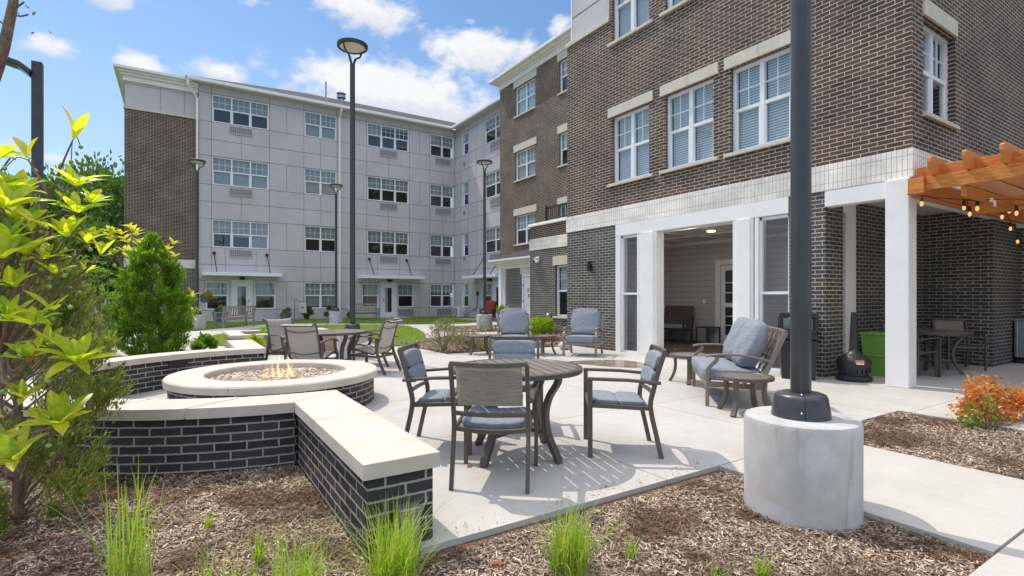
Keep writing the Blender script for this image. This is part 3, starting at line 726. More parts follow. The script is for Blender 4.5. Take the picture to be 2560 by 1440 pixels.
grille(GB, off, 'Y', YG, 11.4, 12.4, .10, .52); grille(GB, off, 'Y', YG, 14.0, 15.0, .10, .52)
for z0, z1 in ROWS: grille(GB, off, 'X', XW, 25.1, 26.2, z0 - .5, z0 - .12, 'louvre')
b = MB()
for z in (9.6, 6.5, 3.6): abox(b, 'X', XW, 29.4, 29.55, 0, .06, z, z + .22)
b.build('wall_vent', 'louvre', GB, off)
b = MB(); aq(b, 'Y', YG, 1.0, XW, -.7, .1, 12); aq(b, 'X', XW, 20, YG, -.7, .1, 12); b.build('dark_backing', 'interior_dark', GB, off)  # dark sheet close behind the facade, in place of dim rooms
# brick left end with its band, stone cap, panel frieze and cornice
XB0, YB = -2.17, YG + .12
b = MB(); wall(b, 'Y', YB, XB0, .88, 3.15, 10.30); b.face([(XB0, YB, 3.15), (XB0, YB + 12, 3.15), (XB0, YB + 12, 10.3), (XB0, YB, 10.3)]); b.build('brick_wall', 'brick_brown', GB, off)
b = MB(); wall(b, 'Y', YB, XB0, .88, 0, 2.73); b.face([(XB0, YB, 0), (XB0, YB + 12, 0), (XB0, YB + 12, 2.73), (XB0, YB, 2.73)]); b.build('brick_base', 'brick_black', GB, off)
b = MB(); abox(b, 'Y', YB, XB0 - .02, .88, -.1, .02, 2.73, 3.15); b.build('soldier_course', 'brick_soldier', GB, off)
b = MB(); abox(b, 'Y', YB, XB0 - .04, .88, -.2, .05, 10.30, 10.40); b.build('stone_cap', 'cast_stone', GB, off)
b = MB(); b.box(XB0 + .03, .88, YB + .03, YB + 12, 10.40, 11.75); b.build('frieze', 'panel_grey', GB, off)
b = MB(); abox(b, 'Y', YB, XB0 + .012, .88, -.05, -.02, 11.50, 11.512)
for x in (-.75, .25): abox(b, 'Y', YB, x, x + .014, -.05, -.021, 10.41, 11.74)
b.build('frieze_joint', 'panel_joint', GB, off)
b = MB()
for i, (e, z0, z1) in enumerate(((.06, 11.62, 11.86), (.16, 11.86, 11.98), (.26, 11.98, 12.08), (.40, 12.08, 12.22))): b.box(XB0 - e, .60 if e > .3 else .86, YB - e, YB + 12 + e, z0, z1)
b.build('cornice', 'white_trim', GB, off, bevel=.015)
b = MB(); b.box(.35, XW - .35, YG - .52, YG - .38, 12.08, 12.24); b.box(XW - .52, XW - .38, 20, YG - .38, 12.08, 12.24); b.build('gutter', 'white_trim', GB, off, bevel=.02)
b = MB(); b.box(.35, XW - .38, YG - .38, YG, 12.12, 12.16); b.box(XW - .38, XW, 20, YG - .38, 12.12, 12.16); b.build('eave_soffit', 'soffit', GB, off)
b = MB(); rz0, rz1, rd = 12.235, 15.05, 6.4
b.face([(.30, YG - .5, rz0), (XW - .5, YG - .5, rz0), (XW + rd, YG + rd, rz1), (.3 + rd + .5, YG + rd, rz1)]); b.face([(XW - .5, YG - .5, rz0), (XW - .5, 20, rz0), (XW + rd, 20, rz1), (XW + rd, YG + rd, rz1)])
b.face([(.30, YG - .5, rz0), (.3 + rd + .5, YG + rd, rz1), (.30, YG + 13.3, rz0)]); b.build('roof', 'shingle', GB, off)
for x, y in ((5.1, 34.5), (4.6, 35.0)):
    p = MB(); p.tube([(7.6 if x > 5 else 2.2, y - 1.5, 12.6), (7.6 if x > 5 else 2.2, y - 1.5, 14.45 if x > 5 else 13.3)], .06, 8); p.build('vent_pipe', 'panel_grey', GB, off)
p = MB(); p.lathe([(.0, 13.6), (.16, 13.6), (.16, 14.6), (.28, 14.65), (.28, 14.8), (.20, 14.85), (.30, 14.95), (.0, 15.0)], 12, (8.84, 34.2, -.60)); p.build('roof_ventilator', 'steel', GB, off)
for pts, nm in (([(.40, YG - .45, 12.1), (.40, YG - .45, 11.85), (.80, YG - .1, 11.3), (.80, YG - .06, .3)], 'a'), ([(7.85, YG - .45, 12.1), (7.85, YG - .40, 11.9), (7.85, YG - .07, 11.6), (7.85, YG - .06, .3)], 'b')):
    p = MB(); p.sweep(pts, .10, .08, (1, 0, 0)); p.build('downspout', 'white_trim', GB, off)
p = MB(); abox(p, 'Y', YG, 4.62, 4.82, 0, .1, .33, .45); abox(p, 'Y', YG, 8.35, 8.5, 0, .1, .55, .72); p.build('outlet_cover', 'white_trim', GB, off)

# ------------------------------------------------------------------ the four storey brick block beyond, with its one storey annex and storage bay
XM, YM1 = 14.27, 23.46
L0 = Vector((XM, 17, 0)); off = -L0
MBK = thing('brick_building', 'four storey brown brick block with white cornice, low black brick annex and storage room bay', 'building', L0)
mw = [(20.24, 21.99, 10.32, 11.75, 2), (20.24, 21.99, 7.1, 8.53, 2), (20.24, 21.99, 3.9, 5.33, 2), (17.2, 18.39, 10.32, 11.75, 2), (17.2, 18.39, 7.1, 8.53, 2), (17.2, 18.39, 3.6, 5.33, 2)]
b = MB(); wall(b, 'X', XM, 9.6, YM1, 0, 12.12, [w[:4] for w in mw], .16); b.face([(XM, YM1, 0), (XM + 1.2, YM1, 0), (XM + 1.2, YM1, 12.12), (XM, YM1, 12.12)]); b.build('brick_wall', 'brick_brown', MBK, off)
for i, w in enumerate(mw): window(MBK, off, 'X', XM, *w, 3 if i < 3 else 2, 2, rec=.08, up=(1., 1., .5, .5, .5, .5)[i], sill=.08, lintel=(.34, .12))
b = MB(); aq(b, 'X', XM, 9.6, YM1 - .1, -.7, .1, 12); b.build('dark_backing', 'interior_dark', MBK, off)
b = MB()
for e, z0, z1 in ((.05, 12.12, 12.36), (.14, 12.36, 12.44), (.28, 12.44, 12.54), (.45, 12.54, 12.68)): b.box(XM - e, XM + 1.5, 9.6, YM1 + e, z0, z1)
b.build('cornice', 'white_trim', MBK, off, bevel=.015)
XA, YA0, YA1 = 11.2, 11.09, 16.23
aw = (13.45, 14.66, .62, 2.40)
b = MB(); wall(b, 'X', XA, YA0, YA1, 0, 3.04, [aw], .16); b.face([(XA, YA1, 0), (XM, YA1, 0), (XM, YA1, 3.04), (XA, YA1, 3.04)]); b.build('annex_wall', 'brick_black', MBK, off)
b = MB(); b.box(XA - .02, XM, YA0, YA1 + .02, 3.04, 3.46); b.build('soldier_course', 'brick_soldier', MBK, off)
b = MB(); b.box(XA, XM, YA0, YA1, 3.46, 3.91); b.build('parapet', 'brick_brown', MBK, off)
b = MB(); b.box(XA - .10, XM, YA0, YA1 + .08, 3.91, 3.97); b.box(XA - .06, XM, YA0, YA1 + .05, 3.97, 4.03); b.build('parapet_cap', 'white_trim', MBK, off, bevel=.01)
window(MBK, off, 'X', XA, *aw, 1, 2, 2, rec=.08, fw=.06, up=.5, sill=.1, lintel=(.32, .12))
b = MB(); aq(b, 'X', XA, 11.15, 16, -.6, .1, 3); b.build('dark_backing', 'interior_dark', MBK, off)
b = MB(); b.box(XA + .10, XA + .15, YA0, 15.4, 4.52, 4.57); b.box(XA + .11, XA + .14, YA0, 15.4, 4.10, 4.13)
for y in np.arange(11.2, 15.4, .115): b.box(XA + .115, XA + .135, y, y + .018, 4.10, 4.54)
for y in (15.36, 13.6, 11.8): b.box(XA + .09, XA + .16, y - .035, y + .035, 4.03, 4.62)
b.build('railing', 'wire_black', MBK, off)
b = MB(); b.puff((XA - .08, 15.72, 2.68), (.16, .14, .12), .5); b.box(XA - .03, XA, 15.62, 15.82, 2.62, 2.80); b.puff((XA - .12, 15.60, 2.58), (.13, .1, .1), .6); b.build('flood_light', 'white_vinyl', MBK, off)
b = MB(); b.tube([(XA - .10, 14.95, .0), (XA - .10, 14.95, .45), (XA - .10, 14.85, .62)], .035, 8); b.puff((XA - .12, 14.9, .62), (.2, .2, .2), .8); b.build('standpipe', 'steel', MBK, off)
b = MB(); b.box(XA - .12, XA, 12.2, 12.9, .15, .55); b.build('meter_box', 'panel_grey', MBK, off)
XB = 12.6
b = MB(); wall(b, 'X', XB, YA1, 20.18, 0, 2.58, [(17.75, 18.85, 0, 2.27)], .16); b.build('bay_wall', 'brick_black', MBK, off)
b = MB(); b.box(XB - .03, XM, 20.18, 20.75, 0, 2.6); b.build('corner_pier', 'panel_grey', MBK, off)
b = MB(); b.box(XB - .05, XB - .028, 20.55, 20.77, 0, 2.6); b.build('corner_trim', 'white_trim', MBK, off)
b = MB()
for e, z0, z1 in ((.06, 2.56, 2.72), (.14, 2.72, 2.80), (.26, 2.80, 2.90), (.40, 2.90, 3.0)): b.box(XB - e, XM - .01, YA1 + .03, 20.75 + e, z0, z1)
b.build('bay_cornice', 'cream_trim', MBK, off, bevel=.015)
b = MB(); b.face([(XB - .40, YA1 + .03, 3.005), (XB - .40, 21.15, 3.005), (XM, 20.75, 3.62), (XM, YA1 + .03, 3.62)]); b.face([(XB - .40, 21.15, 3.005), (XM, 21.15, 3.005), (XM, 20.75, 3.62)]); b.build('bay_roof', 'shingle', MBK, off)
b = MB(); abox(b, 'X', XB, 17.6, 19.0, -.1, .02, 2.275, 2.555); b.build('door_lintel', 'cast_stone', MBK, off)
d_ = door(MBK, off, 'X', XB, 17.75, 18.85, 2.27, 1, lite=False, z0=.01)
lettering('STORAGE\nROOM', .23, (XB + .035, 18.24, 1.50), (R_(90), 0, R_(-90)), d_).scale = (.62, 1, 1)

# ------------------------------------------------------------------ the near brick block with the screened porch
XN, YN, YN1 = 8.876, 3.21, 11.09
L0 = Vector((XN, 6, 0)); off = -L0
NB = thing('brick_building', 'tall near brick block over a white framed screened porch with a pale brick band', 'building', L0)
nw = [(8.17, 9.36, 4.05, 5.66, 2), (6.51, 7.72, 4.05, 5.66, 2), (4.97, 6.13, 4.05, 5.66, 2)]
nw3 = [(8.17, 9.36, 7.47, 9.2, 2), (6.51, 7.72, 7.47, 9.2, 2), (4.97, 6.13, 7.47, 9.2, 2)]
sw = (9.28, 10.50, 4.05, 5.47)
b = MB(); wall(b, 'X', XN, YN, 9.46, 3.46, 11.5, [w[:4] for w in nw + nw3], .16); wall(b, 'X', XN, 9.46, YN1, 3.46, 8.03)
wall(b, 'Y', YN, XN, 24, 3.46, 11.5, [sw], .16); b.face([(XN, YN1, 3.46), (XN + 4, YN1, 3.46), (XN + 4, YN1, 8.03), (XN, YN1, 8.03)])
b.face([(XN, 9.46, 8.03), (XN + .3, 9.46, 8.03), (XN + .3, 9.46, 11.5), (XN, 9.46, 11.5)]); b.build('brick_wall', 'brick_brown', NB, off)
for i, w in enumerate(nw): window(NB, off, 'X', XN, *w, 2, 2, rec=.09, fw=.06, mul=.09, up=1., sill=.12, lintel=(.23, .12))
for i, w in enumerate(nw3): window(NB, off, 'X', XN, *w, 2, 2, rec=.09, fw=.06, mul=.09, up=1., sill=.12)
window(NB, off, 'Y', YN, *sw, 2, 2, 2, rec=.10, fw=.06, mul=.08, up=.55, sill=.03, lintel=(.25, .03))
b = MB(); aq(b, 'X', XN, 3.9, 10.9, -.8, 3.6, 11); b.face([(9.67, 3.9, 3.6), (14, 3.9, 3.6), (14, 3.9, 11), (9.67, 3.9, 11)]); b.build('dark_backing', 'interior_dark', NB, off)
b = MB(); b.box(XN - .045, XN + .35, 9.44, YN1 + .04, 8.03, 8.14); b.build('parapet_cap', 'cast_stone', NB, off, bevel=.01)
b = MB(); b.box(XN + .14, XN + 4, 9.47, YN1 - .02, 8.14, 12.3); b.build('panel_wall', 'panel_grey', NB, off)
b = MB(); b.box(XN + .13, XN + .15, YN1 - .05, YN1, 8.14, 12.3); b.box(XN + .12, XN + .16, 9.47, 9.52, 8.14, 12.3); b.build('corner_trim', 'white_trim', NB, off)
b = MB(); b.box(XN + .132, XN + .139, 9.52, YN1 - .05, 8.86, 8.875); b.build('panel_joints', 'panel_joint', NB, off)
b = MB(); b.box(XN - .025, XN + .1, YN - .025, YN1 + .02, 3.04, 3.46); b.box(XN + .1, 24, YN - .025, YN + .1, 3.04, 3.46); b.build('soldier_course', 'brick_soldier', NB, off, bevel=.006)
b = MB(); wall(b, 'X', XN, 9.22, YN1, 0, 3.04); b.face([(XN, YN1, 0), (XA, YN1, 0), (XA, YN1, 3.04), (XN, YN1, 3.04)]); b.face([(XN, 9.22, 0), (XN + .3, 9.22, 0), (XN + .3, 9.22, 3.04), (XN, 9.22, 3.04)])
b.build('brick_base', 'brick_black', NB, off)
b = MB(); b.box(XN, 9.47, 4.40, 5.0, 0, 3.035); b.build('brick_pier', 'brick_black', NB, off, bevel=.008)
b = MB(); wall(b, 'Y', 4.45, 9.95, 12.82, 0, 3.03); wall(b, 'X', 12.82, 3.36, 4.45, 0, 3.03); wall(b, 'Y', 3.36, 12.82, 14.4, 0, 3.03); wall(b, 'X', 14.4, -4, 3.36, 0, 3.03); b.build('alcove_wall', 'brick_black', NB, off)
# white porch framing
b = MB()
for y0, y1, n1 in ((9.06, 9.22, .02), (8.46, 8.52, .02), (7.94, 8.45, .02), (8.02, 8.36, .05), (5.65, 6.07, .02), (5.70, 5.98, .05), (5.55, 5.62, .02)): abox(b, 'X', XN, y0, y1, -.22 if n1 < .03 else -.2, n1, 0, 2.76)
abox(b, 'X', XN, 5.0, 9.22, -.25, .025, 2.76, 3.038); b.build('porch_frame', 'white_trim', NB, off, bevel=.006)
for y0, y1 in ((8.52, 9.06), (5.0, 5.55)):
    b = MB(); abox(b, 'X', XN, y0, y0 + .035, -.12, -.04, .03, 2.75); abox(b, 'X', XN, y1 - .035, y1, -.12, -.04, .03, 2.75); abox(b, 'X', XN, y0, y1, -.12, -.04, .0, .045); abox(b, 'X', XN, y0, y1, -.12, -.04, 2.70, 2.75); abox(b, 'X', XN, y0, y1, -.12, -.03, 1.36, 1.41)
    s = b.build('screen_panel', 'white_vinyl', NB, off); p = MB(); aq(p, 'X', XN, y0 + .03, y1 - .03, -.085, .04, 2.72); p.build('insect_screen', 'insect_screen', s)
b = MB(); abox(b, 'Y', 4.45, 9.68, 9.95, -.1, .03, 0, 2.9); abox(b, 'Y', 4.45, 9.47, 9.95, -.1, .025, 2.76, 3.03); b.build('screen_post', 'white_trim', NB, off)
b = MB(); abox(b, 'Y', 4.45, 9.47, 9.50, -.1, -.03, 0, 2.76); abox(b, 'Y', 4.45, 9.50, 9.68, -.1, -.03, 1.36, 1.41); abox(b, 'Y', 4.45, 9.50, 9.68, -.1, -.03, 0, .05)
s = b.build('screen_panel', 'white_vinyl', NB, off); p = MB(); aq(p, 'Y', 4.45, 9.5, 9.68, -.06, .05, 2.76); p.build('insect_screen', 'insect_screen', s)
b = MB(); b.box(XN - .07, XN + .20, YN + .01, YN + .31, 0, 3.035); b.build('column', 'white_trim', NB, off, bevel=.012)
b = MB(); b.box(XN - .02, XN + .2, YN + .31, 4.40, 2.78, 3.037); b.box(XN + .2, 14.4, YN + .01, YN + .25, 2.78, 3.037); b.build('beam', 'white_trim', NB, off, bevel=.006)
b = MB(); b.box(XN + .2, 14.4, YN + .25, 4.45, 2.99, 3.036); b.build('alcove_soffit', 'soffit', NB, off)
b = MB(); b.box(XN + .22, 12.82, 4.46, 10.95, 2.92, 3.03); b.build('porch_ceiling', 'soffit', NB, off)
b = MB()
for y in (5.6, 6.7, 7.8, 8.9, 10.0): b.box(XN + .3, 12.8, y - .04, y + .04, 2.895, 2.918)
for x in (10.1, 11.4): b.box(x - .04, x + .04, 4.5, 10.9, 2.890, 2.917)
b.box(12.70, 12.80, 4.5, 10.9, 2.82, 2.916); b.box(9.2, 12.7, 10.8, 10.9, 2.82, 2.916); b.build('ceiling_trim', 'white_trim', NB, off)
b = MB(); wall(b, 'X', 12.80, 4.46, 10.92, 0, 2.92, [(8.05, 9.15, 0, 2.2)]); b.face([(XN + .3, 10.92, 0), (12.8, 10.92, 0), (12.8, 10.92, 2.92), (XN + .3, 10.92, 2.92)]); b.face([(XN + .6, 4.462, 0), (12.8, 4.462, 0), (12.8, 4.462, 2.92), (XN + .6, 4.462, 2.92)]); b.build('porch_siding', 'lap_siding', NB, off)
b = MB(); b.box(12.76, 12.797, 10.86, 10.90, 0, 2.82); b.build('corner_trim', 'lap_siding', NB, off)
b = MB(); b.box(XN + .05, 12.8, 4.5, 10.9, -.02, .008); b.build('porch_floor', 'dark_floor', NB, off)
b = MB(); b.box(XN - .01, XN + .05, 6.07, 7.94, .001, .016); b.build('threshold', 'steel', NB, off)
b = MB(); X0 = 12.79
for y0, y1, z0, z1 in ((9.15, 9.30, 0, 2.34), (7.90, 8.05, 0, 2.34), (8.05, 9.15, 2.2, 2.34)): abox(b, 'X', X0, y0, y1, -.06, .03, z0, z1)
d_ = b.build('porch_door', 'white_trim', NB, off); b = MB()
for y0, y1, z0, z1 in ((9.03, 9.14, .02, 2.18), (8.06, 8.17, .02, 2.18), (8.17, 9.03, .02, .24), (8.17, 9.03, 2.04, 2.18), (8.17, 9.03, 1.02, 1.14)): abox(b, 'X', X0, y0, y1, -.06, -.015, z0, z1)
for z in (.52, .77, 1.42, 1.70): abox(b, 'X', X0, 8.17, 9.03, -.05, -.025, z - .012, z + .012)
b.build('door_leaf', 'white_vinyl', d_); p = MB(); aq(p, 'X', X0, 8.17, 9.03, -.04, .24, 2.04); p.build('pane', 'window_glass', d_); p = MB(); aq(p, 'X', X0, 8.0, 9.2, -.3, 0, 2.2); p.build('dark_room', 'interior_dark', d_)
b = MB(); abox(b, 'X', 12.80, 9.65, 9.73, 0, .012, 1.12, 1.24); b.build('switch_plate', 'white_vinyl', NB, off)
for x, y in ((10.9, 8.05), (9.75, 5.4), (9.75, 6.6), (9.75, 8.0), (9.75, 9.6), (11.4, 5.3)): b = MB(); b.lathe([(0, 2.905), (.09, 2.905), (.10, 2.888), (.0, 2.888)], 20, (x, y, 0)); b.build('downlight_or_fill', 'downlight_warm' if x == 10.9 else 'fill_glow', NB, off)  # the warm disc is the real fitting; the rest are added unseen fill
b = MB(); b.tube([(XN - .07, 10.12, 1.96), (XN - .07, 10.12, 2.22)], .052, 20); b.box(XN - .05, XN, 10.08, 10.16, 2.04, 2.14); b.build('wall_sconce', 'wire_black', NB, off)
b = MB(); abox(b, 'Y', 4.45, 10.9, 10.99, 0, .05, 1.85, 2.0); b.build('alcove_socket', 'steel', NB, off)
b = MB(); b.box(14.2, 14.39, 1.5, 3.36, 2.70, 2.95); b.box(14.3, 14.398, -4, 1.5, 2.72, 2.95); b.build('side_canopy', 'white_trim', NB, off)

# ------------------------------------------------------------------ seat wall, fire pit, planters
cx, cy = PIT
SWL = thing('seat_wall', 'curved black brick seat wall with pale stone cap around the fire pit', 'garden wall', (cx - 2.4, cy, 0)); off = -SWL.location
def arc_solid(b, r0, r1, a0, a1, z0, z1, n, uv=True):
    """a0, a1: (inner, outer) angle pairs"""
    I, O = [], []
    for i in range(n + 1):
        t = i / n; ai = a0[0] + (a1[0] - a0[0]) * t; ao = a0[1] + (a1[1] - a0[1]) * t
        I.append((cx + r0 * math.cos(ai), cy + r0 * math.sin(ai))); O.append((cx + r1 * math.cos(ao), cy + r1 * math.sin(ao)))
    U0 = [r0 * abs(a1[0] - a0[0]) * i / n for i in range(n + 1)]; U1 = [r1 * abs(a1[1] - a0[1]) * i / n for i in range(n + 1)]
    b.grid([[(x, y, z0), (x, y, z1)] for x, y in I], uv=(U0, [z0, z1]), smooth=False); b.grid([[(x, y, z0), (x, y, z1)] for x, y in O], uv=(U1, [z0, z1]), smooth=False)
    b.grid([[(*p, z1), (*q, z1)] for p, q in zip(I, O)], smooth=False); b.grid([[(*p, z0), (*q, z0)] for p, q in zip(I, O)], smooth=False)
    for p, q in ((I[0], O[0]), (I[-1], O[-1])): b.face([(*p, z0), (*q, z0), (*q, z1), (*p, z1)])
aI, aO = R_(-86.1), R_(-95.9); bI, bO = R_(-273.9), R_(-264.1)
b = MB(); arc_solid(b, 2.25, 2.60, (aI - .01, aO), (bI + .01, bO), -.12, .402, 60)
b.prism([(.81, 2.63), (1.17, 2.63), (1.17, 4.835), (.81, 4.46)], -.12, .402); b.prism([(.81, 14.1 - 2.80), (1.17, 14.1 - 2.80), (1.17, 14.1 - 4.835), (.81, 14.1 - 4.46)], -.12, .402)
b.build('brick_wall', 'brick_seat', SWL, off)
n = 10
for i in range(n):
    b = MB(); t0, t1 = i / n, (i + 1) / n; g_ = .0017
    arc_solid(b, 2.22, 2.63, (aI + (bI - aI) * (t0 + g_ * (i > 0)), aO + (bO - aO) * (t0 + g_ * (i > 0))), (aI + (bI - aI) * (t1 - g_), aO + (bO - aO) * (t1 - g_)), .402, .482, 8)
    b.build('cap_stone', 'cap_stone', SWL, off, bevel=.014, seg=3)
for y0, y1 in ((2.6, 3.72), (3.729, None)):
    for mir in (0, 1):
        f_ = (lambda p: (p[0], 14.1 - p[1])) if mir else (lambda p: p)
        if mir and y0 == 2.6: y0_, y1_ = 2.77, y1
        else: y0_, y1_ = y0, y1
        pl = [(.78, y0_), (1.20, y0_), (1.20, y1_ or 4.824), (.78, y1_ or 4.423)]
        b = MB(); b.prism([f_(p) for p in pl], .402, .482); b.build('cap_stone', 'cap_stone', SWL, off, bevel=.016, seg=3)
b = MB(); a = R_(-242); M = Matrix.Translation((cx + 2.243 * math.cos(a), cy + 2.243 * math.sin(a), .345)) @ Matrix.Rotation(a + math.pi / 2, 4, 'Z')
for q in ((-.13, .13, -.02, .02, .035, .05), (-.13, .13, -.02, .02, -.05, -.035), (-.13, -.115, -.02, .02, -.035, .035), (.115, .13, -.02, .02, -.035, .035), (-.115, .115, .0, .015, -.035, .035)): b.box(*q)
b.apply(0, M); b.build('vent_box', 'wire_black', SWL, off)

FP = thing('fire_pit', 'round black brick fire pit with wide pale stone rim', 'fire pit', (cx, cy, 0)); PH, PR, PI_ = .40, 1.20, .80
b = MB(); b.lathe([(PR - .045, -.1), (PR - .045, PH - .085)], 72); b.build('brick_ring', 'brick_seat', FP)
for i in range(5):
    b = MB(); a0 = 2 * math.pi * i / 5 + .4; a1 = a0 + 2 * math.pi / 5 - .004; rows = []
    for k in range(17):
        a = a0 + (a1 - a0) * k / 16; rows.append([(r * math.cos(a), r * math.sin(a), z) for r, z in ((PI_, PH - .085), (PI_, PH - .012), (PI_ + .012, PH), (PR - .015, PH), (PR, PH - .015), (PR, PH - .085))])
    b.grid(rows, cv=True, smooth=False); b.face(rows[0]); b.face(rows[-1][::-1]); b.build('rim_stone', 'cap_stone', FP)
b = MB(); b.lathe([(0, PH - .10), (PI_ + .05, PH - .10), (PI_ + .02, PH - .3)], 40); b.build('gravel_pan', 'soil', FP)
def pebbles(n, R, c, z, name, label, s=(.014, .036)):
    b = MB(); ph = (1 + 5 ** .5) / 2; ico = unit(np.array([(-1, ph, 0), (1, ph, 0), (-1, -ph, 0), (1, -ph, 0), (0, -1, ph), (0, 1, ph), (0, -1, -ph), (0, 1, -ph), (ph, 0, -1), (ph, 0, 1), (-ph, 0, -1), (-ph, 0, 1)], float))
    F = [(0, 11, 5), (0, 5, 1), (0, 1, 7), (0, 7, 10), (0, 10, 11), (1, 5, 9), (5, 11, 4), (11, 10, 2), (10, 7, 6), (7, 1, 8), (3, 9, 4), (3, 4, 2), (3, 2, 6), (3, 6, 8), (3, 8, 9), (4, 9, 5), (2, 4, 11), (6, 2, 10), (8, 6, 7), (9, 8, 1)]
    for i in range(n):
        r = R * math.sqrt(rng.random()); a = rng.random() * 6.283; sz = rng.uniform(*s); sc = np.array([1, rng.uniform(.6, .9), rng.uniform(.4, .65)]) * sz; t = rng.random() * 6.283
        P = ico * sc; P = np.column_stack([P[:, 0] * math.cos(t) - P[:, 1] * math.sin(t), P[:, 0] * math.sin(t) + P[:, 1] * math.cos(t), P[:, 2]]) + (c[0] + r * math.cos(a), c[1] + r * math.sin(a), z + rng.uniform(0, .016))
        q = len(b.v); b.v += [tuple(p) for p in P.tolist()]; b.f += [tuple(q + k for k in f) for f in F]; b.uv += [None] * 20; b.sm += [True] * 20
    tag(b.build(name, 'pebble'), label, 'gravel', None, 'stuff')
pebbles(2600, PI_ - .02, PIT, PH - .092, 'pebbles', 'mixed tan and rust pebbles filling the fire pit')
fc = at(692, 938, 6.45); FL = thing('gas_flame', 'low yellow gas flames on the pebbles of the fire pit', 'fire', (fc.x, fc.y, PH - .08))
for (dx, dy, h, w) in ((-.10, .06, .14, .035), (.02, .0, .30, .038), (-.04, .03, .20, .03), (.12, -.05, .34, .036), (.16, -.06, .20, .032), (.06, -.02, .12, .05), (-.14, .09, .07, .03), (.17, -.07, .07, .03)):
    b = MB(); P = []; r = []
    for k in range(9): t = k / 8; P.append((dx + .012 * math.sin(9 * t + dx * 40), dy + .01 * math.cos(7 * t + dy * 50), h * t)); r.append(max(.001, .42 * w * (math.sin(math.pi * min(1, t * .75 + .25)) ** 1.2) * (1 - t) ** .55))
    b.tube(P, r, 8); b.build('flame_tongue', 'flame_core', FL)

def planter(x0, x1, y0, y1, h, label):
    t = thing('raised_planter', label, 'planter', ((x0 + x1) / 2, (y0 + y1) / 2, 0), 0, 'raised terracotta planters'); o = -t.location; w = .2; b = MB()
    for q in ((x0, x1, y0, y0 + w), (x0, x1, y1 - w, y1), (x0, x0 + w, y0 + w, y1 - w), (x1 - w, x1, y0 + w, y1 - w)): b.box(*q, -.1, h - .07)
    b.build('planter_wall', 'terracotta', t, o); e = .03; W = .3
    n = 3
    for i in range(n):
        xa = x0 - e + (x1 - x0 + 2 * e) * i / n + .003; xb = x0 - e + (x1 - x0 + 2 * e) * (i + 1) / n - .003
        for ya, yb in ((y0 - e, y0 + W), (y1 - W, y1 + e)): b = MB(); b.box(xa, xb, ya, yb, h - .07, h); b.build('cap_stone', 'cap_stone', t, o, bevel=.01)
    for xa, xb in ((x0 - e, x0 + W), (x1 - W, x1 + e)): b = MB(); b.box(xa, xb, y0 + W + .004, y1 - W - .004, h - .07, h); b.build('cap_stone', 'cap_stone', t, o, bevel=.01)
    b = MB(); b.box(x0 + w, x1 - w, y0 + w, y1 - w, -.1, h - .13); b.build('soil', 'soil', t, o)
    return t
planter(.98, 3.3, 13.0, 14.8, .46, 'terracotta planter with pale stone cap behind the sling chairs')
planter(-3.6, -1.9, 12.2, 13.6, .62, 'terracotta planter half hidden by the shrubs at the far left')

# ------------------------------------------------------------------ lamps
def lamp(loc, label, base_r=.32, base_h=.58, rz=0., z0=0., H=6.35, fine=16):
    t = thing('lamp_post', label, 'lamp post', (loc[0], loc[1], 0), rz, 'ring headed lamp posts')
    b = MB(); b.lathe([(0, z0 - .1), (base_r, z0 - .1), (base_r, base_h - .03), (base_r - .008, base_h - .008), (base_r - .03, base_h), (0, base_h)], 48); b.build('concrete_base', 'concrete_base', t)
    b = MB(); b.lathe([(.172, base_h), (.170, base_h + .02), (.152, base_h + .125), (.142, base_h + .142), (.12, base_h + .150), (.06, base_h + .152)], 40); c = b.build('base_cover', 'lamp_metal', t)
    b = MB(); sa = R_(-171.6)
    for a, q, z in ((sa - .12, .168, .045), (sa - .10, .118, .151)): b.puff((q * math.cos(a), q * math.sin(a), base_h + z), (.017, .017, .017), 1., 8, 6)
    b.build('screw', 'steel', c)
    b = MB(); b.sweep([(.1715, 0, base_h + .004), (.1705, 0, base_h + .02), (.1525, 0, base_h + .125), (.1425, 0, base_h + .1425), (.12, 0, base_h + .1505), (.07, 0, base_h + .1525)], .005, .004, (0, 1, 0)); b.apply(0, Matrix.Rotation(sa, 4, 'Z')); b.build('cover_seam', 'wire_black', c)
    b = MB(); b.lathe([(.060, base_h + .14), (.058, 3.0), (.054, H)], 28); b.build('pole', 'lamp_metal', t)
    for s in (-1, 1):
        b = MB(); b.tube(curve([(s * .03, 0, H - .04), (s * .05, 0, H + .05), (s * .12, 0, H + .17), (s * .24, 0, H + .25), (s * .29, 0, H + .36)], 4), [.026] * 8 + [.02] * 9, 8); b.build('yoke_arm', 'lamp_metal', t)
    b = MB(); b.lathe([(.26, H + .36), (.31, H + .355), (.325, H + .375), (.325, H + .425), (.30, H + .44), (.26, H + .44)], 48); h = b.build('lamp_ring', 'lamp_metal', t)
    b = MB(); b.lathe([(0, H + .385), (.20, H + .385), (.262, H + .368)], 40); b.lathe([(0, H + .437), (.27, H + .437)], 40); b.build('diffuser', 'lamp_lens', h)
    return t
lamp((3.35, 1.81), 'nearest lamp post on a big round concrete base in the bark bed', .333, .565, z0=-.05, rz=.5)
lamp((3.18, 11.38), 'tall lamp post rising behind the sling chair table', rz=.6)
lamp((6.52, 26.2), 'slim lamp post in front of the grey facade between two dark shrubs', rz=.5)
lamp((.63, 24.5), 'lamp post on the grass beside the slatted bench and hanging basket', rz=.5)
lamp((10.44, 18.37), 'lamp post in the bark bed near the storage room bay', rz=.6)
t = thing('area_light', 'square dark pole with a single flat arm at the far left', 'lamp post', (-2.27, 13.3, 0))
b = MB(); b.box(-.08, .08, -.08, .08, -.1, 5.8); b.build('pole', 'lamp_metal', t, bevel=.012)
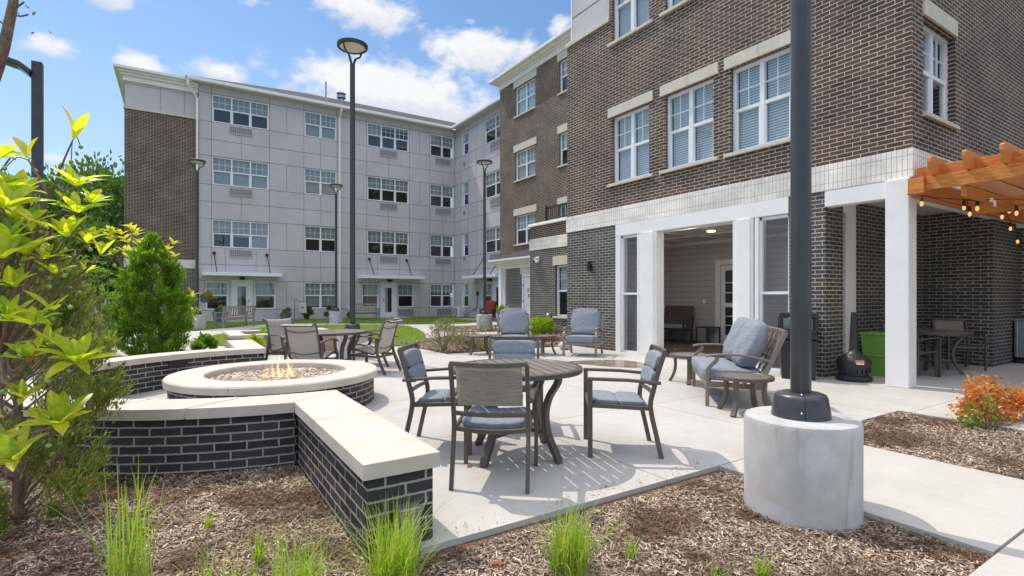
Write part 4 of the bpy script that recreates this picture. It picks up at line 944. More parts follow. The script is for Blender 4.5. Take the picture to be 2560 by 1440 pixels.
b = MB(); b.sweep([(-.08, .0, 5.55), (-.25, 0, 5.68), (-.55, 0, 5.76), (-1.2, 0, 5.78)], .30, .10, (0, 1, 0)); b.build('lamp_arm', 'lamp_metal', t, bevel=.02)

# ------------------------------------------------------------------ furniture
def slat_disc(b, R, z0, z1, ang, pitch, gap, hole=0.):
    i0 = b.mark(); n = int(R / pitch) + 1; rr = R
    for i in range(-n, n):
        xa, xb = i * pitch + gap / 2, (i + 1) * pitch - gap / 2
        xa, xb = max(xa, -rr + .002), min(xb, rr - .002)
        if xb - xa < .004: continue
        xs = np.linspace(xa, xb, 6); top = [(x, math.sqrt(max(0, rr * rr - x * x))) for x in xs]
        b.prism(top + [(x, -y) for x, y in reversed(top)], z0, z1)
    b.apply(i0, Matrix.Rotation(ang, 4, 'Z'))


def table(name, label, loc, R, H, rz, nleg, slat_ang, pitch=.088, gap=.014, group=None, brace=True, cat='table', mat='bronze_metal', legw=.062):
    t = thing(name, label, cat, (*loc, 0), rz, group)
    b = MB(); slat_disc(b, R - .047, H - .014, H - .003, slat_ang, pitch, gap); b.build('slatted_top', 'table_top', t)
    b = MB(); b.lathe([(R - .05, H - .040), (R - .004, H - .040), (R, H - .034), (R, H - .022), (R - .004, H - .019), (R, H - .015), (R - .001, H - .004), (R - .006, H), (R - .046, H), (R - .05, H - .004), (R - .05, H - .040)], 72)
    i0 = b.mark(); b.box(-.03, .03, -R + .06, R - .06, H - .045, H - .028); b.box(-R + .06, R - .06, -.03, .03, H - .046, H - .029); b.apply(i0, Matrix.Rotation(.78 + slat_ang, 4, 'Z')); b.build('rim', mat, t)
    if R > .4:
        b = MB(); b.lathe([(0, H + .004), (.035, H + .004), (.042, H - .002)], 24); b.build('umbrella_plug', 'wire_black', t)
    k = R / .55
    for i in range(nleg):
        a = 2 * math.pi * i / nleg; b = MB()
        if R > .4: pr = [(R * .74, H - .04), (R * .74, H - .10), (R * .60, H - .22), (R * .53, H - .36), (R * .57, H - .52), (R * .70, H - .66), (R * .77, 0.004)]
        else: pr = [(R * .72, H - .04), (R * .70, H * .62), (R * .74, H * .38), (R * .86, H * .16), (R * .98, .004)]
        b.sweep(curve([(r, 0, z) for r, z in pr], 4), legw, .045, (0, 1, 0)); b.apply(0, Matrix.Rotation(a, 4, 'Z')); b.build('leg', mat, t, bevel=.006)
    if brace:
        b = MB()
        for i in range(nleg // 2):
            i0 = b.mark(); b.box(-R * .55, R * .55, -.015, .015, .19 + .026 * i, .215 + .026 * i); b.apply(i0, Matrix.Rotation(2 * math.pi * i / nleg, 4, 'Z'))
        b.build('cross_brace', mat, t)
    return t


def tilt(y0, z0, ang, y, z): return (y0 + y * math.cos(ang) - z * math.sin(ang), z0 + y * math.sin(ang) + z * math.cos(ang))


def dining_chair(label, loc, rz, group, padded=True, name='dining_chair'):
    t = thing(name, label, 'chair', (*loc, 0), rz, group); W = .262; M = 'bronze_metal'
    for s in (-1, 1):
        b = MB(); b.sweep(curve([(s * W, -.325, 0), (s * W, -.285, .18), (s * W, -.245, .36), (s * W, -.238, .46), (s * W, -.262, .56)], 3), .028, .038, (1, 0, 0)); b.build('leg', M, t, bevel=.004)
        b = MB(); b.sweep([(s * (W + .018), .255, 0), (s * (W + .018), .255, .635)], .028, .038, (1, 0, 0)); b.build('leg', M, t, bevel=.004)
        b = MB(); b.sweep([(s * (W + .018), .276, .648), (s * (W + .018), -.05, .640), (s * (W + .018), -.315, .618)], .042, .026, (1, 0, 0)); b.build('armrest', M, t, bevel=.006)
    b = MB()
    for s in (-1, 1): b.sweep(curve([(s * W, -.262, .56), (s * W, -.298, .70), (s * W, -.352, .872)], 3), .028, .036, (1, 0, 0))
    for z, y, h in ((.872, -.352, .030), (.515, -.252, .028)): b.sweep(curve([(-W, y, z), (-W * .5, y - .024, z - .004), (0, y - .032, z - .006), (W * .5, y - .024, z - .004), (W, y, z)], 3), .030, h, (0, 1, 0))
    b.build('back_frame', M, t, bevel=.004)
    b = MB()
    for s in (-1, 1): b.sweep([(s * (W - .005), -.24, .405), (s * (W - .005), .25, .425)], .026, .034, (1, 0, 0))
    for y, z in ((-.238, .405), (.25, .425)): b.sweep(curve([(-W, y, z), (-W * .5, y, z - .016), (0, y, z - .022), (W * .5, y, z - .016), (W, y, z)], 3), .026, .032, (0, 1, 0))
    b.build('seat_frame', M, t, bevel=.004)
    # woven back: a bowed sheet
    def sheet(y_of, z0, z1, mat, nm, dy=0.):
        b = MB(); rows = []; n = 10; U = [2 * (W - .035) * i / n for i in range(n + 1)]; V = [0, .1, .2, z1 - z0]
        for i in range(n + 1):
            x = -(W - .035) + 2 * (W - .035) * i / n; bow = -.030 * (1 - (x / W) ** 2)
            rows.append([(x, y_of(z0 + (z1 - z0) * j / 3) + bow + dy, z0 + (z1 - z0) * j / 3) for j in range(4)])
        b.grid(rows, uv=(U, V)); return b.build(nm, mat, t)
    yb = lambda z: -.262 - (z - .56) * .288
    sheet(yb, .575, .858, 'sling_tan', 'back_sling')
    b = MB(); rows = []; n = 8
    for i in range(n + 1):
        y = -.225 + .46 * i / n; rows.append([(x, y, .408 + .02 * i / n - .022 * (1 - (x / W) ** 2)) for x in np.linspace(-W + .02, W - .02, 7)])
    b.grid(rows, uv=([.46 * i / n for i in range(n + 1)], [(2 * W - .04) * i / 6 for i in range(7)])); b.build('seat_sling', 'sling_tan', t)
    if padded:
        b = MB()
        for y0, y1 in ((-.215, .012), (.008, .235)):
            i0 = b.mark(); b.puff((0, (y0 + y1) / 2, .432), (2 * W - .075, y1 - y0, .06), .36, 28, 12)
            for k in range(i0, len(b.v)): x, y, z = b.v[k]; b.v[k] = (x, y, z + .045 * (y) + .0 - .030 * (1 - (x / W) ** 2) + .018)
        b.build('seat_cushion', 'blue_fabric', t)
        b = MB()
        for z0, z1 in ((.578, .712), (.708, .848)):
            i0 = b.mark(); zc = (z0 + z1) / 2; b.puff((0, 0, 0), (2 * W - .07, .055, z1 - z0), .36, 28, 12)
            for k in range(i0, len(b.v)): x, y, z = b.v[k]; b.v[k] = (x, y + yb(zc + z) + .030 - .030 * (1 - (x / W) ** 2), z + zc)
        b.build('back_cushion', 'blue_fabric', t)
    return t


def lounge(name, label, loc, rz, width, ncush, group, mat='bronze_pale', cat='lounge chair', soft=.30):
    t = thing(name, label, cat, (*loc, 0), rz, group); W = width / 2
    for s in (-1, 1):
        b = MB(); b.sweep(curve([(s * W, .33, 0), (s * W, .33, .38), (s * W, .325, .44), (s * W, .28, .50), (s * W, .23, .545), (s * W, .215, .595)], 3), .045, .042, (1, 0, 0)); b.build('leg', mat, t, bevel=.006)
        b = MB(); b.sweep(curve([(s * W, -.40, 0), (s * W, -.33, .14), (s * W, -.27, .30)], 4), .042, .05, (1, 0, 0)); b.build('leg', mat, t, bevel=.006)
        b = MB(); b.sweep(curve([(s * W, .345, .600), (s * W, .22, .622), (s * W, -.05, .622), (s * W, -.30, .575), (s * W, -.40, .545)], 4), .055, .026, (1, 0, 0)); b.build('armrest', mat, t, bevel=.008)
    b = MB()
    for s in (-1, 1): b.sweep([(s * W, -.255, .27), (s * W, -.535, .90)], .04, .055, (1, 0, 0))
    b.sweep(curve([(-W, -.535, .90), (-W * .5, -.555, .905), (0, -.56, .905), (W * .5, -.555, .905), (W, -.535, .90)], 3), .05, .045, (0, 1, 0)); b.sweep([(-W, -.30, .37), (W, -.30, .37)], .035, .03, (0, 1, 0)); b.sweep([(-W, -.40, .60), (W, -.40, .60)], .03, .03, (0, 1, 0))
    nx = max(2, int(width / .18))
    for i in range(nx):
        xa, xb = -W + 2 * W * i / nx, -W + 2 * W * (i + 1) / nx; b.sweep([(xa, -.32, .40), (xb, -.53, .88)], .012, .03, (0, 1, 0)); b.sweep([(xb, -.325, .41), (xa, -.525, .87)], .012, .03, (0, 1, 0))
    b.build('back_frame', mat, t, bevel=.005)
    b = MB()
    for s in (-1, 1): b.sweep([(s * W, .33, .275), (s * W, -.28, .245)], .035, .06, (1, 0, 0))
    b.sweep([(-W, .33, .275), (W, .33, .275)], .035, .06, (0, 1, 0)); b.sweep([(-W, -.27, .25), (W, -.27, .25)], .035, .05, (0, 1, 0)); b.build('seat_frame', mat, t, bevel=.004)
    w = (2 * W - .07) / ncush
    for i in range(ncush):
        xc = -W + .035 + w * (i + .5)
        b = MB(); b.puff((xc, .03, .365), (w - .004, .70, .155), .22, 44, 16)
        for k in range(len(b.v)): x, y, z = b.v[k]; b.v[k] = (x, y, z + .045 * y + .014 * math.cos((x - xc) / w * 3) * max(0, z - .36) / .08)
        b.build('seat_cushion', 'blue_fabric', t)
        b = MB(); b.puff((0, 0, 0), (w - .004, .29 if soft > .4 else .24, .62), soft, 44, 20)
        for k in range(len(b.v)):
            x, y, z = b.v[k]; p = 1 - min(1, (2 * x / w) ** 2) * .42; yy = y * (p * (1.0 - .45 * z)) + .007 * math.sin(31 * x + 17 * z) + .005 * math.sin(47 * z + 9 * x)
            Y, Z = tilt(-.225, .735, .34, yy, z); b.v[k] = (xc + x, Y, Z)
        b.build('back_cushion', 'blue_fabric', t)
    return t


def sling_chair(label, loc, rz, group):
    t = thing('sling_chair', label, 'chair', (*loc, 0), rz, group); W = .255; M = 'bronze_metal'
    prof = curve([(.26, .405), (.20, .425), (.0, .375), (-.16, .345), (-.215, .38), (-.25, .50), (-.30, .70), (-.345, .84), (-.385, .895), (-.44, .905), (-.475, .885)][::1] if False else [Vector((0, y, z)) for y, z in ((.27, .40), (.21, .425), (.0, .375), (-.16, .35), (-.22, .40), (-.26, .55), (-.31, .72), (-.35, .85), (-.395, .905), (-.45, .905), (-.48, .88))], 4)
    b = MB(); rows = []; L = [0]
    for p, q in zip(prof, prof[1:]): L.append(L[-1] + (q - p).length)
    for i, p in enumerate(prof): rows.append([(x, p.y, p.z - .012 * (1 - (x / W) ** 2)) for x in np.linspace(-W, W, 9)])
    b.grid(rows, uv=(L, [2 * W * i / 8 for i in range(9)])); b.build('sling', 'sling_grey', t)
    b = MB()
    for s in (-1, 1): b.tube([(s * W, p.y, p.z - .004) for p in prof], .017, 8)
    b.tube([(-W, prof[-1].y, prof[-1].z), (W, prof[-1].y, prof[-1].z)], .014, 8); b.tube([(-W, .27, .395), (W, .27, .395)], .014, 8)
    b.tube(curve([(-W, -.33, .80), (-W * .5, -.345, .775), (0, -.35, .765), (W * .5, -.345, .775), (W, -.33, .80)], 3), .008, 6); b.tube(curve([(-W, -.235, .46), (0, -.255, .42), (W, -.235, .46)], 3), .008, 6); b.build('sling_frame', M, t)
    for s in (-1, 1):
        x = s * (W + .035)
        b = MB(); b.sweep(curve([(x, -.40, 0), (x, -.30, .22), (x, -.24, .42), (x, -.24, .60)], 4), .034, .044, (1, 0, 0)); b.build('leg', M, t, bevel=.005)
        b = MB(); b.sweep(curve([(x, .27, 0), (x, .28, .30), (x, .26, .40), (x, .20, .50), (x, .17, .61)], 4), .034, .044, (1, 0, 0)); b.build('leg', M, t, bevel=.005)
        b = MB(); b.sweep(curve([(x, .27, .600), (x, .16, .632), (x, -.06, .640), (x, -.33, .605)], 4), .055, .024, (1, 0, 0)); b.build('armrest', M, t, bevel=.007)
    b = MB(); b.sweep([(-W - .03, -.27, .30), (W + .03, -.27, .30)], .03, .04, (0, 1, 0)); b.sweep([(-W - .03, .27, .30), (W + .03, .27, .30)], .03, .04, (0, 1, 0))
    for s in (-1, 1): b.sweep([(s * (W + .03), -.27, .30), (s * (W + .03), .27, .32)], .03, .036, (1, 0, 0))
    b.build('base_frame', M, t, bevel=.004)
    return t


table('dining_table', 'round bronze slatted dining table nearest the seat wall', (2.40, 3.68), .555, .74, R_(20), 4, R_(74.6) - R_(20) - math.pi / 2)
dc = dining_chair('padded dining chair with its tan woven back to the viewer', (1.985, 3.32), facing(.633, .773), 'padded chairs round the near dining table')
dup(dc, (3.23, 3.34, 0), facing(-.80, .60), 'padded dining chair drawn back on the lamp post side of the near table')
dup(dc, (2.02, 4.24, 0), facing(.793, -.61), 'padded dining chair between the near table and the seat wall')
dup(dc, (2.90, 4.50, 0), facing(-.555, -.83), 'padded dining chair facing the viewer across the near table')
st = table('side_table', 'round bronze side table beside the empty bark bed', (5.82, 10.49), .307, .43, R_(20), 4, R_(10), .05, .008, 'round bronze side tables', False, legw=.055)
dup(st, (7.0, 9.64, 0), R_(50), 'round bronze side table between the two blue lounge chairs')
dup(st, (5.42, 3.56, 0), R_(10), 'round bronze side table at the near arm of the loveseat')
dup(st, (6.66, 5.30, 0), R_(35), 'round bronze side table beyond the loveseat, by the porch opening')
lounge('lounge_chair', 'blue cushioned lounge chair turned towards the viewer before the storage bay', (6.42, 9.95), facing(-.52, -.85), .72, 1, 'blue cushioned lounge chairs')
lounge('lounge_chair', 'blue cushioned lounge chair against the black brick by the porch screen', (7.68, 9.03), facing(-.80, -.60), .72, 1, 'blue cushioned lounge chairs')
lounge('loveseat', 'blue two cushion loveseat with curved bronze arms', (6.12, 4.29), facing(-.70, .715), 1.40, 2, None, 'bronze_pale', 'sofa', .55)
table('dining_table', 'round bronze table set between the sling chairs', (2.25, 9.3), .60, .72, R_(15), 4, R_(30))
sc = sling_chair('sling chair with a sunlit tan back behind the flames', (1.80, 8.72), facing(.64, .77), 'sling chairs round the far table')
dup(sc, (1.72, 10.11, 0), facing(.40, -.92), 'shaded sling chair nearest the terracotta planter')
dup(sc, (2.86, 9.0, 0), facing(-.68, .73), 'sling chair seen from its side, front of the overlapping pair')
dup(sc, (3.20, 9.98, 0), facing(-.72, .60), 'sling chair hidden behind another at the lawn side of the far table')
table('dining_table', 'round bronze table in the shaded brick alcove', (10.90, 3.66), .55, .73, R_(30), 4, R_(40))
ac = dining_chair('woven dining chair half behind the white column', (10.32, 3.74), facing(.95, -.2), 'woven chairs in the alcove', padded=False)
dup(ac, (12.02, 3.62, 0), facing(-.74, -.67), 'woven dining chair backed against the alcove brick')

# ------------------------------------------------------------------ things by the porch and in the alcove
t = thing('litter_bin', 'black plastic litter bin with a hooded opening against the brick pier', 'bin', (8.52, 4.66, 0), R_(122.6))
b = MB(); b.prism([(-.26, -.26), (.26, -.26), (.26, .26), (-.26, .26)], .0, .62)
for k in range(len(b.v)): x, y, z = b.v[k]; s = .90 + .10 * z / .62; b.v[k] = (x * s, y * s, z)
b.build('bin_body', 'black_plastic', t, bevel=.03, seg=3)
b = MB(); b.box(-.275, .275, -.275, .275, .64, .72)
for x in (-.275, .215):
    for y in (-.275, .215): b.box(x, x + .06, y, y + .06, .72, .98)
b.box(-.275, .275, -.275, .275, .98, 1.06); b.box(-.275, .275, -.275, -.245, .72, .80); b.box(-.275, .275, .245, .275, .72, .80); b.build('bin_hood', 'black_plastic', t, bevel=.02, seg=3)
b = MB(); b.box(-.22, .22, -.02, .02, .70, .96); b.build('inner_flap', 'steel', t)
b = MB(); b.box(-.06, .06, .25, .34, .66, 1.0); b.build('ash_pocket', 'black_plastic', t, bevel=.02)
t = thing('cigarette_receptacle', 'black long necked cigarette receptacle with an orange label', 'ash bin', (8.98, 4.02, 0), R_(-156.6)); t.scale = (1.17, 1.17, 1.19)
b = MB(); b.lathe([(0, 0), (.205, 0), (.215, .02), (.21, .06), (.165, .085), (.165, .10), (.20, .20), (.205, .255), (.19, .29), (.11, .345), (.065, .375), (.05, .42), (.042, .72), (.034, .86), (.030, .90), (.0, .905)], 40); b.build('receptacle_body', 'black_plastic', t)
b = MB()
for k in range(20):
    i0 = b.mark(); b.box(.17, .196, -.014, .014, .115, .20); b.apply(i0, Matrix.Rotation(2 * math.pi * k / 20, 4, 'Z'))
b.build('ribs', 'black_plastic', t)
b = MB(); b.lathe([(.1985, .285), (.206, .25)], 6, a0=.1, a1=.62); b.build('sticker', 'orange_tag', t)
b = MB(); b.lathe([(.1998, .268), (.2075, .232)], 6, a0=.14, a1=.60); b.build('sticker_band', 'white_vinyl', t)
t = thing('storage_tub', 'bright green ribbed plastic tub behind the white column', 'tub', (9.95, 3.95, 0), 0)
for z0, z1, w in ((0, .36, .25), (.36, .72, .28)):
    b = MB(); b.prism([(-w, -w), (w, -w), (w, w), (-w, w)], z0, z1)
    for k in range(len(b.v)): x, y, z = b.v[k]; s = .9 + .1 * (z - z0) / (z1 - z0); b.v[k] = (x * s, y * s, z)
    b.box(-w - .015, w + .015, -w - .015, w + .015, z1 - .04, z1 + .004); b.build('tub_shell', 'green_plastic', t, bevel=.015, seg=3)
t = thing('fridge', 'stainless outdoor fridge against the dark side wall', 'fridge', (14.02, 3.0, 0))
b = MB(); b.box(-.04, .34, -.33, .33, .10, .84); b.box(-.04, .34, -.33, .33, .0, .09); b.build('fridge_body', 'wire_black', t, bevel=.01)
b = MB(); b.box(-.085, -.042, -.33, .33, .12, .84); b.build('door', 'steel', t, bevel=.01); b = MB(); b.tube([(-.12, .28, .14), (-.12, .28, .82)], .014, 8); b.build('handle', 'steel', t)
b = MB(); b.box(-.10, .34, -.36, .36, .845, .88); b.build('counter', 'steel', t)

# pergola
t = thing('pergola', 'orange stained cedar pergola fixed to the building corner', 'pergola', (8.9, 0, 0)); o = -t.location
b = MB(); b.box(8.74, 8.80, -2.6, 3.00, 2.80, 2.985); b.build('beam', 'cedar', t, o, bevel=.008)
b = MB(); b.box(8.90, 8.96, -2.6, 3.16, 2.985, 3.16); b.build('beam', 'cedar', t, o, bevel=.008)
b = MB(); b.box(8.68, 8.86, 3.00, 3.19, 2.76, 2.985); b.build('corner_block', 'cedar', t, o, bevel=.006)
b = MB(); b.box(8.87, 14.0, 3.10, 3.18, 2.72, 2.98); b.build('ledger', 'cedar', t, o, bevel=.008)
b = MB(); b.box(10.6, 10.75, -2.6, 3.08, 2.62, 2.84); b.build('beam', 'cedar', t, o, bevel=.008)
b = MB(); b.box(8.82, 9.0, -2.4, -2.2, -.1, 2.98); b.build('post', 'cedar', t, o, bevel=.008)
b = MB(); b.box(13.6, 13.8, -2.4, -2.2, -.1, 2.98); b.build('post', 'cedar', t, o, bevel=.008)
b = MB(); b.box(13.64, 13.76, -2.6, 3.0, 2.80, 2.985); b.build('beam', 'cedar', t, o, bevel=.008)
for y in (2.90, 2.53, 2.16, 1.79, 1.42, 1.05, .68, .31, -.06, -.43, -.80, -1.17, -1.54, -1.91):
    b = MB(); yy = .022; pr = [(8.56, 3.14), (8.56, 3.20), (8.62, 3.235), (13.9, 3.235), (13.9, 2.99), (8.64, 2.99)]
    b.face([(x, y - yy, z) for x, z in pr]); b.face([(x, y + yy, z) for x, z in pr][::-1])
    for p, q in zip(pr, pr[1:] + pr[:1]): b.face([(p[0], y - yy, p[1]), (q[0], y - yy, q[1]), (q[0], y + yy, q[1]), (p[0], y + yy, p[1])])
    b.build('rafter', 'cedar', t, o, bevel=.004)
for y in (2.6, 1.2, -.4): b = MB(); b.box(8.80, 13.6, y - .03, y + .03, 2.66, 2.80); b.build('cross_beam', 'cedar', t, o, bevel=.006)
# string lights
p0 = at(2304, 500, 7.2); t = thing('string_lights', 'string of glowing bulbs hung on black cable under the pergola', 'string lights', p0); o = -p0
BUL = [(2304, 488, 7.2), (2410, 500, 7.9), (2424, 515, 7.6), (2443, 500, 7.3), (2505, 524, 8.4), (2523, 508, 8.0), (2541, 513, 7.7), (2526, 555, 9.2), (2544, 588, 9.6)]
pts = [at(*q) for q in BUL]
b = MB(); b.tube(curve([pts[0] + Vector((-.08, .15, .03)), pts[0], at(2360, 496, 7.25), pts[3], at(2500, 498, 7.3), at(2620, 497, 7.4)], 5), .006, 6)
b.tube(curve([pts[0], at(2370, 505, 7.4), pts[2], at(2470, 500, 7.7), pts[5], pts[6], at(2620, 505, 7.6)], 5), .006, 6)
b.tube(curve([pts[1], at(2460, 505, 8.2), pts[4], at(2515, 535, 8.9), pts[7], at(2538, 570, 9.4), pts[8]], 5), .006, 6); b.build('cable', 'wire_black', t, o)
for p in pts:
    b = MB(); b.lathe([(0, .0), (.013, .0), (.015, -.015), (.021, -.03), (.021, -.085), (.0, -.087)], 10, p); s = b.build('socket', 'wire_black', t, o)
    b = MB(); b.lathe([(.013, -.084), (.019, -.098), (.023, -.118), (.021, -.138), (.012, -.152), (0, -.156)], 12, p); b.build('bulb', 'bulb_glow', s)
b = MB(); q = at(2478, 497, 7.3); b.box(q.x - .02, q.x + .02, q.y - .02, q.y + .02, q.z - .04, q.z + .01); q = at(2487, 503, 7.3); b.box(q.x - .02, q.x + .02, q.y - .01, q.y + .01, q.z - .07, q.z + .01); b.build('cable_tag', 'white_vinyl', t, o)

# porch furniture
t = thing('porch_glider', 'dark woven reclining porch seat with a striped cushion in the screened porch', 'outdoor seat', (12.0, 10.15, 0), facing(-.92, -.35))
b = MB(); b.grid([[(x, y, z) for x in np.linspace(-.42, .42, 5)] for y, z in [(.42, .40), (-.2, .36), (-.30, .42), (-.55, 1.0), (-.60, 1.04)]], uv=([0, .6, .7, 1.3, 1.4], [0, .2, .4, .6, .8])); b.build('woven_seat', 'dark_floor', t)
b = MB()
for s in (-.45, .45): b.tube(curve([(s, -.30, .42), (s, -.45, .75), (s, -.32, .68), (s, .1, .66), (s, .38, .66), (s, .46, .56), (s, .42, .44)], 4), .022, 8); b.tube([(s, .40, .40), (s, .36, .0)], .022, 8); b.tube([(s, -.25, .40), (s, -.3, .0)], .022, 8); b.tube([(s, .42, .38), (s, -.28, .36)], .02, 8)
b.build('frame', 'wire_black', t)
b = MB(); b.puff((.0, .05, .46), (.7, .5, .12), .3); b.build('cushion', 'blue_fabric', t)
t = thing('end_table', 'small dark square end table by the porch back wall', 'table', (12.45, 9.3, 0)); b = MB(); b.box(-.25, .25, -.22, .22, .44, .47); b.build('tabletop', 'wire_black', t)
for x in (-.23, .23):
    for y in (-.20, .20): b = MB(); b.box(x - .013, x + .013, y - .013, y + .013, 0, .44); b.build('leg', 'wire_black', t)
t = thing('porch_chair', 'light framed patio chair seen through the narrow porch screen', 'chair', (10.6, 10.2, 0), facing(.2, -1)); 
b = MB(); b.puff((0, 0, .42), (.5, .5, .08), .3); b.build('seat', 'blue_fabric', t); b = MB(); b.puff((0, -.27, .72), (.5, .08, .5), .3); b.build('backrest', 'blue_fabric', t)
for x in (-.25, .25):
    for y in (-.25, .25): b = MB(); b.tube([(x, y, 0), (x, y, .62 if y > 0 else .95)], .016, 8); b.build('leg', 'bronze_pale', t)
    b = MB(); b.tube([(x, .25, .62), (x, -.25, .64)], .016, 8); b.build('armrest', 'bronze_pale', t)

# ------------------------------------------------------------------ along the grey building
def bench(label, loc, rz):
    t = thing('slatted_bench', label, 'bench', (*loc, 0), rz, 'slatted garden benches'); M = 'weathered_wood'; W = .72
    for s in (-1, 1):
        b = MB(); b.box(s * W - .035, s * W + .035, .22, .29, .01, .62); b.build('leg', M, t); b = MB(); b.sweep([(s * W, -.24, .01), (s * W, -.22, .42), (s * W, -.32, .90)], .07, .06, (1, 0, 0)); b.build('leg', M, t)
        b = MB(); b.box(s * W - .045, s * W + .045, -.26, .33, .62, .655); b.build('armrest', M, t)
    b = MB()
    for y in np.linspace(-.18, .28, 6): b.box(-W, W, y - .033, y + .033, .40, .425)
    b.box(-W, W, .24, .275, .32, .40); b.box(-W, W, -.22, -.19, .32, .40); b.build('seat', M, t)
    b = MB(); b.sweep([(-W, -.31, .87), (W, -.31, .87)], .04, .08, (0, 1, 0)); b.sweep([(-W, -.235, .50), (W, -.235, .50)], .04, .06, (0, 1, 0))
    for x in np.linspace(-W + .1, W - .1, 12): b.sweep([(x, -.238, .50), (x, -.308, .86)], .055, .018, (1, 0, 0))
    b.build('backrest', M, t)
bench('weathered grey slatted bench on the path in front of the first glazed door', (2.05, 25.15), facing(-.5, .80)); bench('weathered grey slatted bench standing against the facade by the second door', (8.85, 29.2), facing(-.0, -1))


def crown_leaves(n, c, r, L, W, hollow=.55, up=.3, squash=1., seed_clumps=None):
    """leaf cards spread through uneven clumps inside an ellipsoid of radii r"""
    k = seed_clumps or max(4, n // 260); cc = unit(rng.normal(size=(k, 3))) * rng.uniform(hollow, 1, (k, 1)) ** .6 * r * .78
    which = rng.integers(0, k, n); cr = rng.uniform(.22, .42, k)[which][:, None] * np.mean(r)
    q = unit(rng.normal(size=(n, 3))) * rng.random((n, 1)) ** .45; C = cc[which] + q * cr + c
    D = unit(q + unit(C - c) * .6 + np.array([0, 0, up]) + rng.normal(size=(n, 3)) * .5)
    return leafcards(C, D, rng.uniform(.7, 1.25, n) * L, rng.uniform(.7, 1.2, n) * W)


def shrub(name, label, cat, loc, r, n, L, W, mat, group=None, stems=7, stem_mat='bark_grey', zc=None, hollow=.3, clumps=None):
    t = thing(name, label, cat, loc, 0, group); r = np.array(r); c = np.array([0, 0, zc if zc is not None else r[2] * 1.05])
    b = MB()
    for i in range(stems):
        a = rng.random() * 6.283; e = c + np.array([math.cos(a) * r[0], math.sin(a) * r[1], 0]) * rng.uniform(.3, .75) + (0, 0, r[2] * rng.uniform(.0, .6)); b.tube(curve([(0, 0, -.05), tuple(e * .45 + np.array([0, 0, .03])), tuple(e)], 4), [.014, .013, .012, .011, .010, .009, .007, .005, .004][:9], 6)
    b.build('stems', stem_mat, t); b = MB(); b.quads(crown_leaves(n, c, r, L, W, hollow, .4, seed_clumps=clumps)); b.build('foliage', mat, t); return t


def pot_plant(label, loc, r, h, mat_leaf='green_leaf', flowers=False):
    t = thing('flower_pot', label, 'flower pot', (*loc, .02)); b = MB(); b.lathe([(0, 0), (r * .72, 0), (r * .95, h * .85), (r * 1.02, h * .85), (r * 1.02, h), (r * .93, h), (r * .9, h * .85), (0, h * .85)], 28); b.build('pot', 'pot_grey', t)
    b = MB(); b.quads(crown_leaves(420, np.array([0, 0, h + .08]), np.array([r * 1.15, r * 1.15, .17]), .09, .04, .2)); b.build('foliage', mat_leaf, t)
    if flowers: b = MB(); b.quads(crown_leaves(60, np.array([0, 0, h + .2]), np.array([r * .8, r * .8, .12]), .06, .05, .2)); b.build('blossom', 'flower', t)
pot_plant('dark grey flower pot with red blooms behind the bench by the first door', (1.72, 29.35), .34, .52, flowers=True); pot_plant('dark grey flower pot of low greenery beside the small garden flag', (4.85, 30.1), .30, .42)
def basket(label, p, arm=True):
    t = thing('hanging_basket', label, 'hanging basket', p); b = MB(); b.lathe([(0, -.24), (.15, -.24), (.22, .0), (.20, .0), (0, -.02)], 24); b.build('basket', 'green_leaf' if False else 'pot_grey', t)
    b = MB(); b.quads(crown_leaves(700, np.array([0, 0, .08]), np.array([.30, .30, .2]), .07, .05, .2)); b.build('flowers', 'flower', t)
    b = MB()
    for a in (0, 2.1, 4.2): b.tube([(.2 * math.cos(a), .2 * math.sin(a), 0), (0, 0, .62)], .006, 5)
    b.tube(curve([(0, 0, .62), (-.04, -.0, .70), (-.16, 0, .74), (-.30, .0, .60), (-.32, 0, -1.75)], 4), .012, 6); b.build('hook', 'wire_black', t)
basket('hanging basket of yellow and orange flowers to the building side of the bench lamp', tuple(Vector((.98, 26.2, 1.28)))); basket('hanging basket of yellow flowers on the shrub side of the bench lamp', tuple(Vector((.02, 25.6, 1.30))))
t = thing('garden_flag', 'small white garden flag with red edge on a bent wire stand', 'flag', (5.55, 29.7, 0)); b = MB(); b.tube(curve([(-.32, 0, 0), (-.32, 0, 1.05), (-.22, 0, 1.14), (-.12, 0, 1.05), (.32, 0, 1.0)], 4), .012, 6); b.build('wire_stand', 'wire_black', t)
b = MB(); b.grid([[(x, .02 * math.sin(x * 14 + z * 3), z) for z in (.40, .6, .8, 1.0)] for x in np.linspace(-.1, .28, 6)]); b.build('flag_cloth', 'soffit', t); b = MB(); b.grid([[(x, .02 * math.sin(x * 14 + z * 3) - .006, z) for z in (.37, .42)] for x in np.linspace(-.1, .28, 6)]); b.grid([[(x, .02 * math.sin(x * 14 + z * 3) - .006, z) for z in (.68, .74)] for x in np.linspace(.0, .16, 4)]); b.build('flag_mark', 'red_fabric', t)
t = thing('air_conditioner', 'white outdoor air conditioning unit on the grass in the building corner', 'air conditioner', (14.75, 29.2, 0)); b = MB(); b.box(-.2, .2, -.42, .42, .04, .66); b.build('casing', 'cream_trim', t, bevel=.02); b = MB(); b.lathe([(.26, 0), (.26, .012), (.23, .012), (.23, 0)], 32)
for r in (.05, .10, .15, .20): b.lathe([(r, .002), (r, .01), (r - .008, .01)], 24)
b.apply(0, Matrix.Translation((-.2, .08, .35)) @ Matrix.Rotation(-math.pi / 2, 4, 'Y')); b.build('fan_grille', 'wire_black', t); b = MB(); b.tube(curve([(.0, -.42, .5), (.1, -.7, .25), (.35, -1.0, .45), (.5, -1.2, .55)], 4), .04, 8); b.build('refrigerant_pipe', 'steel', t)
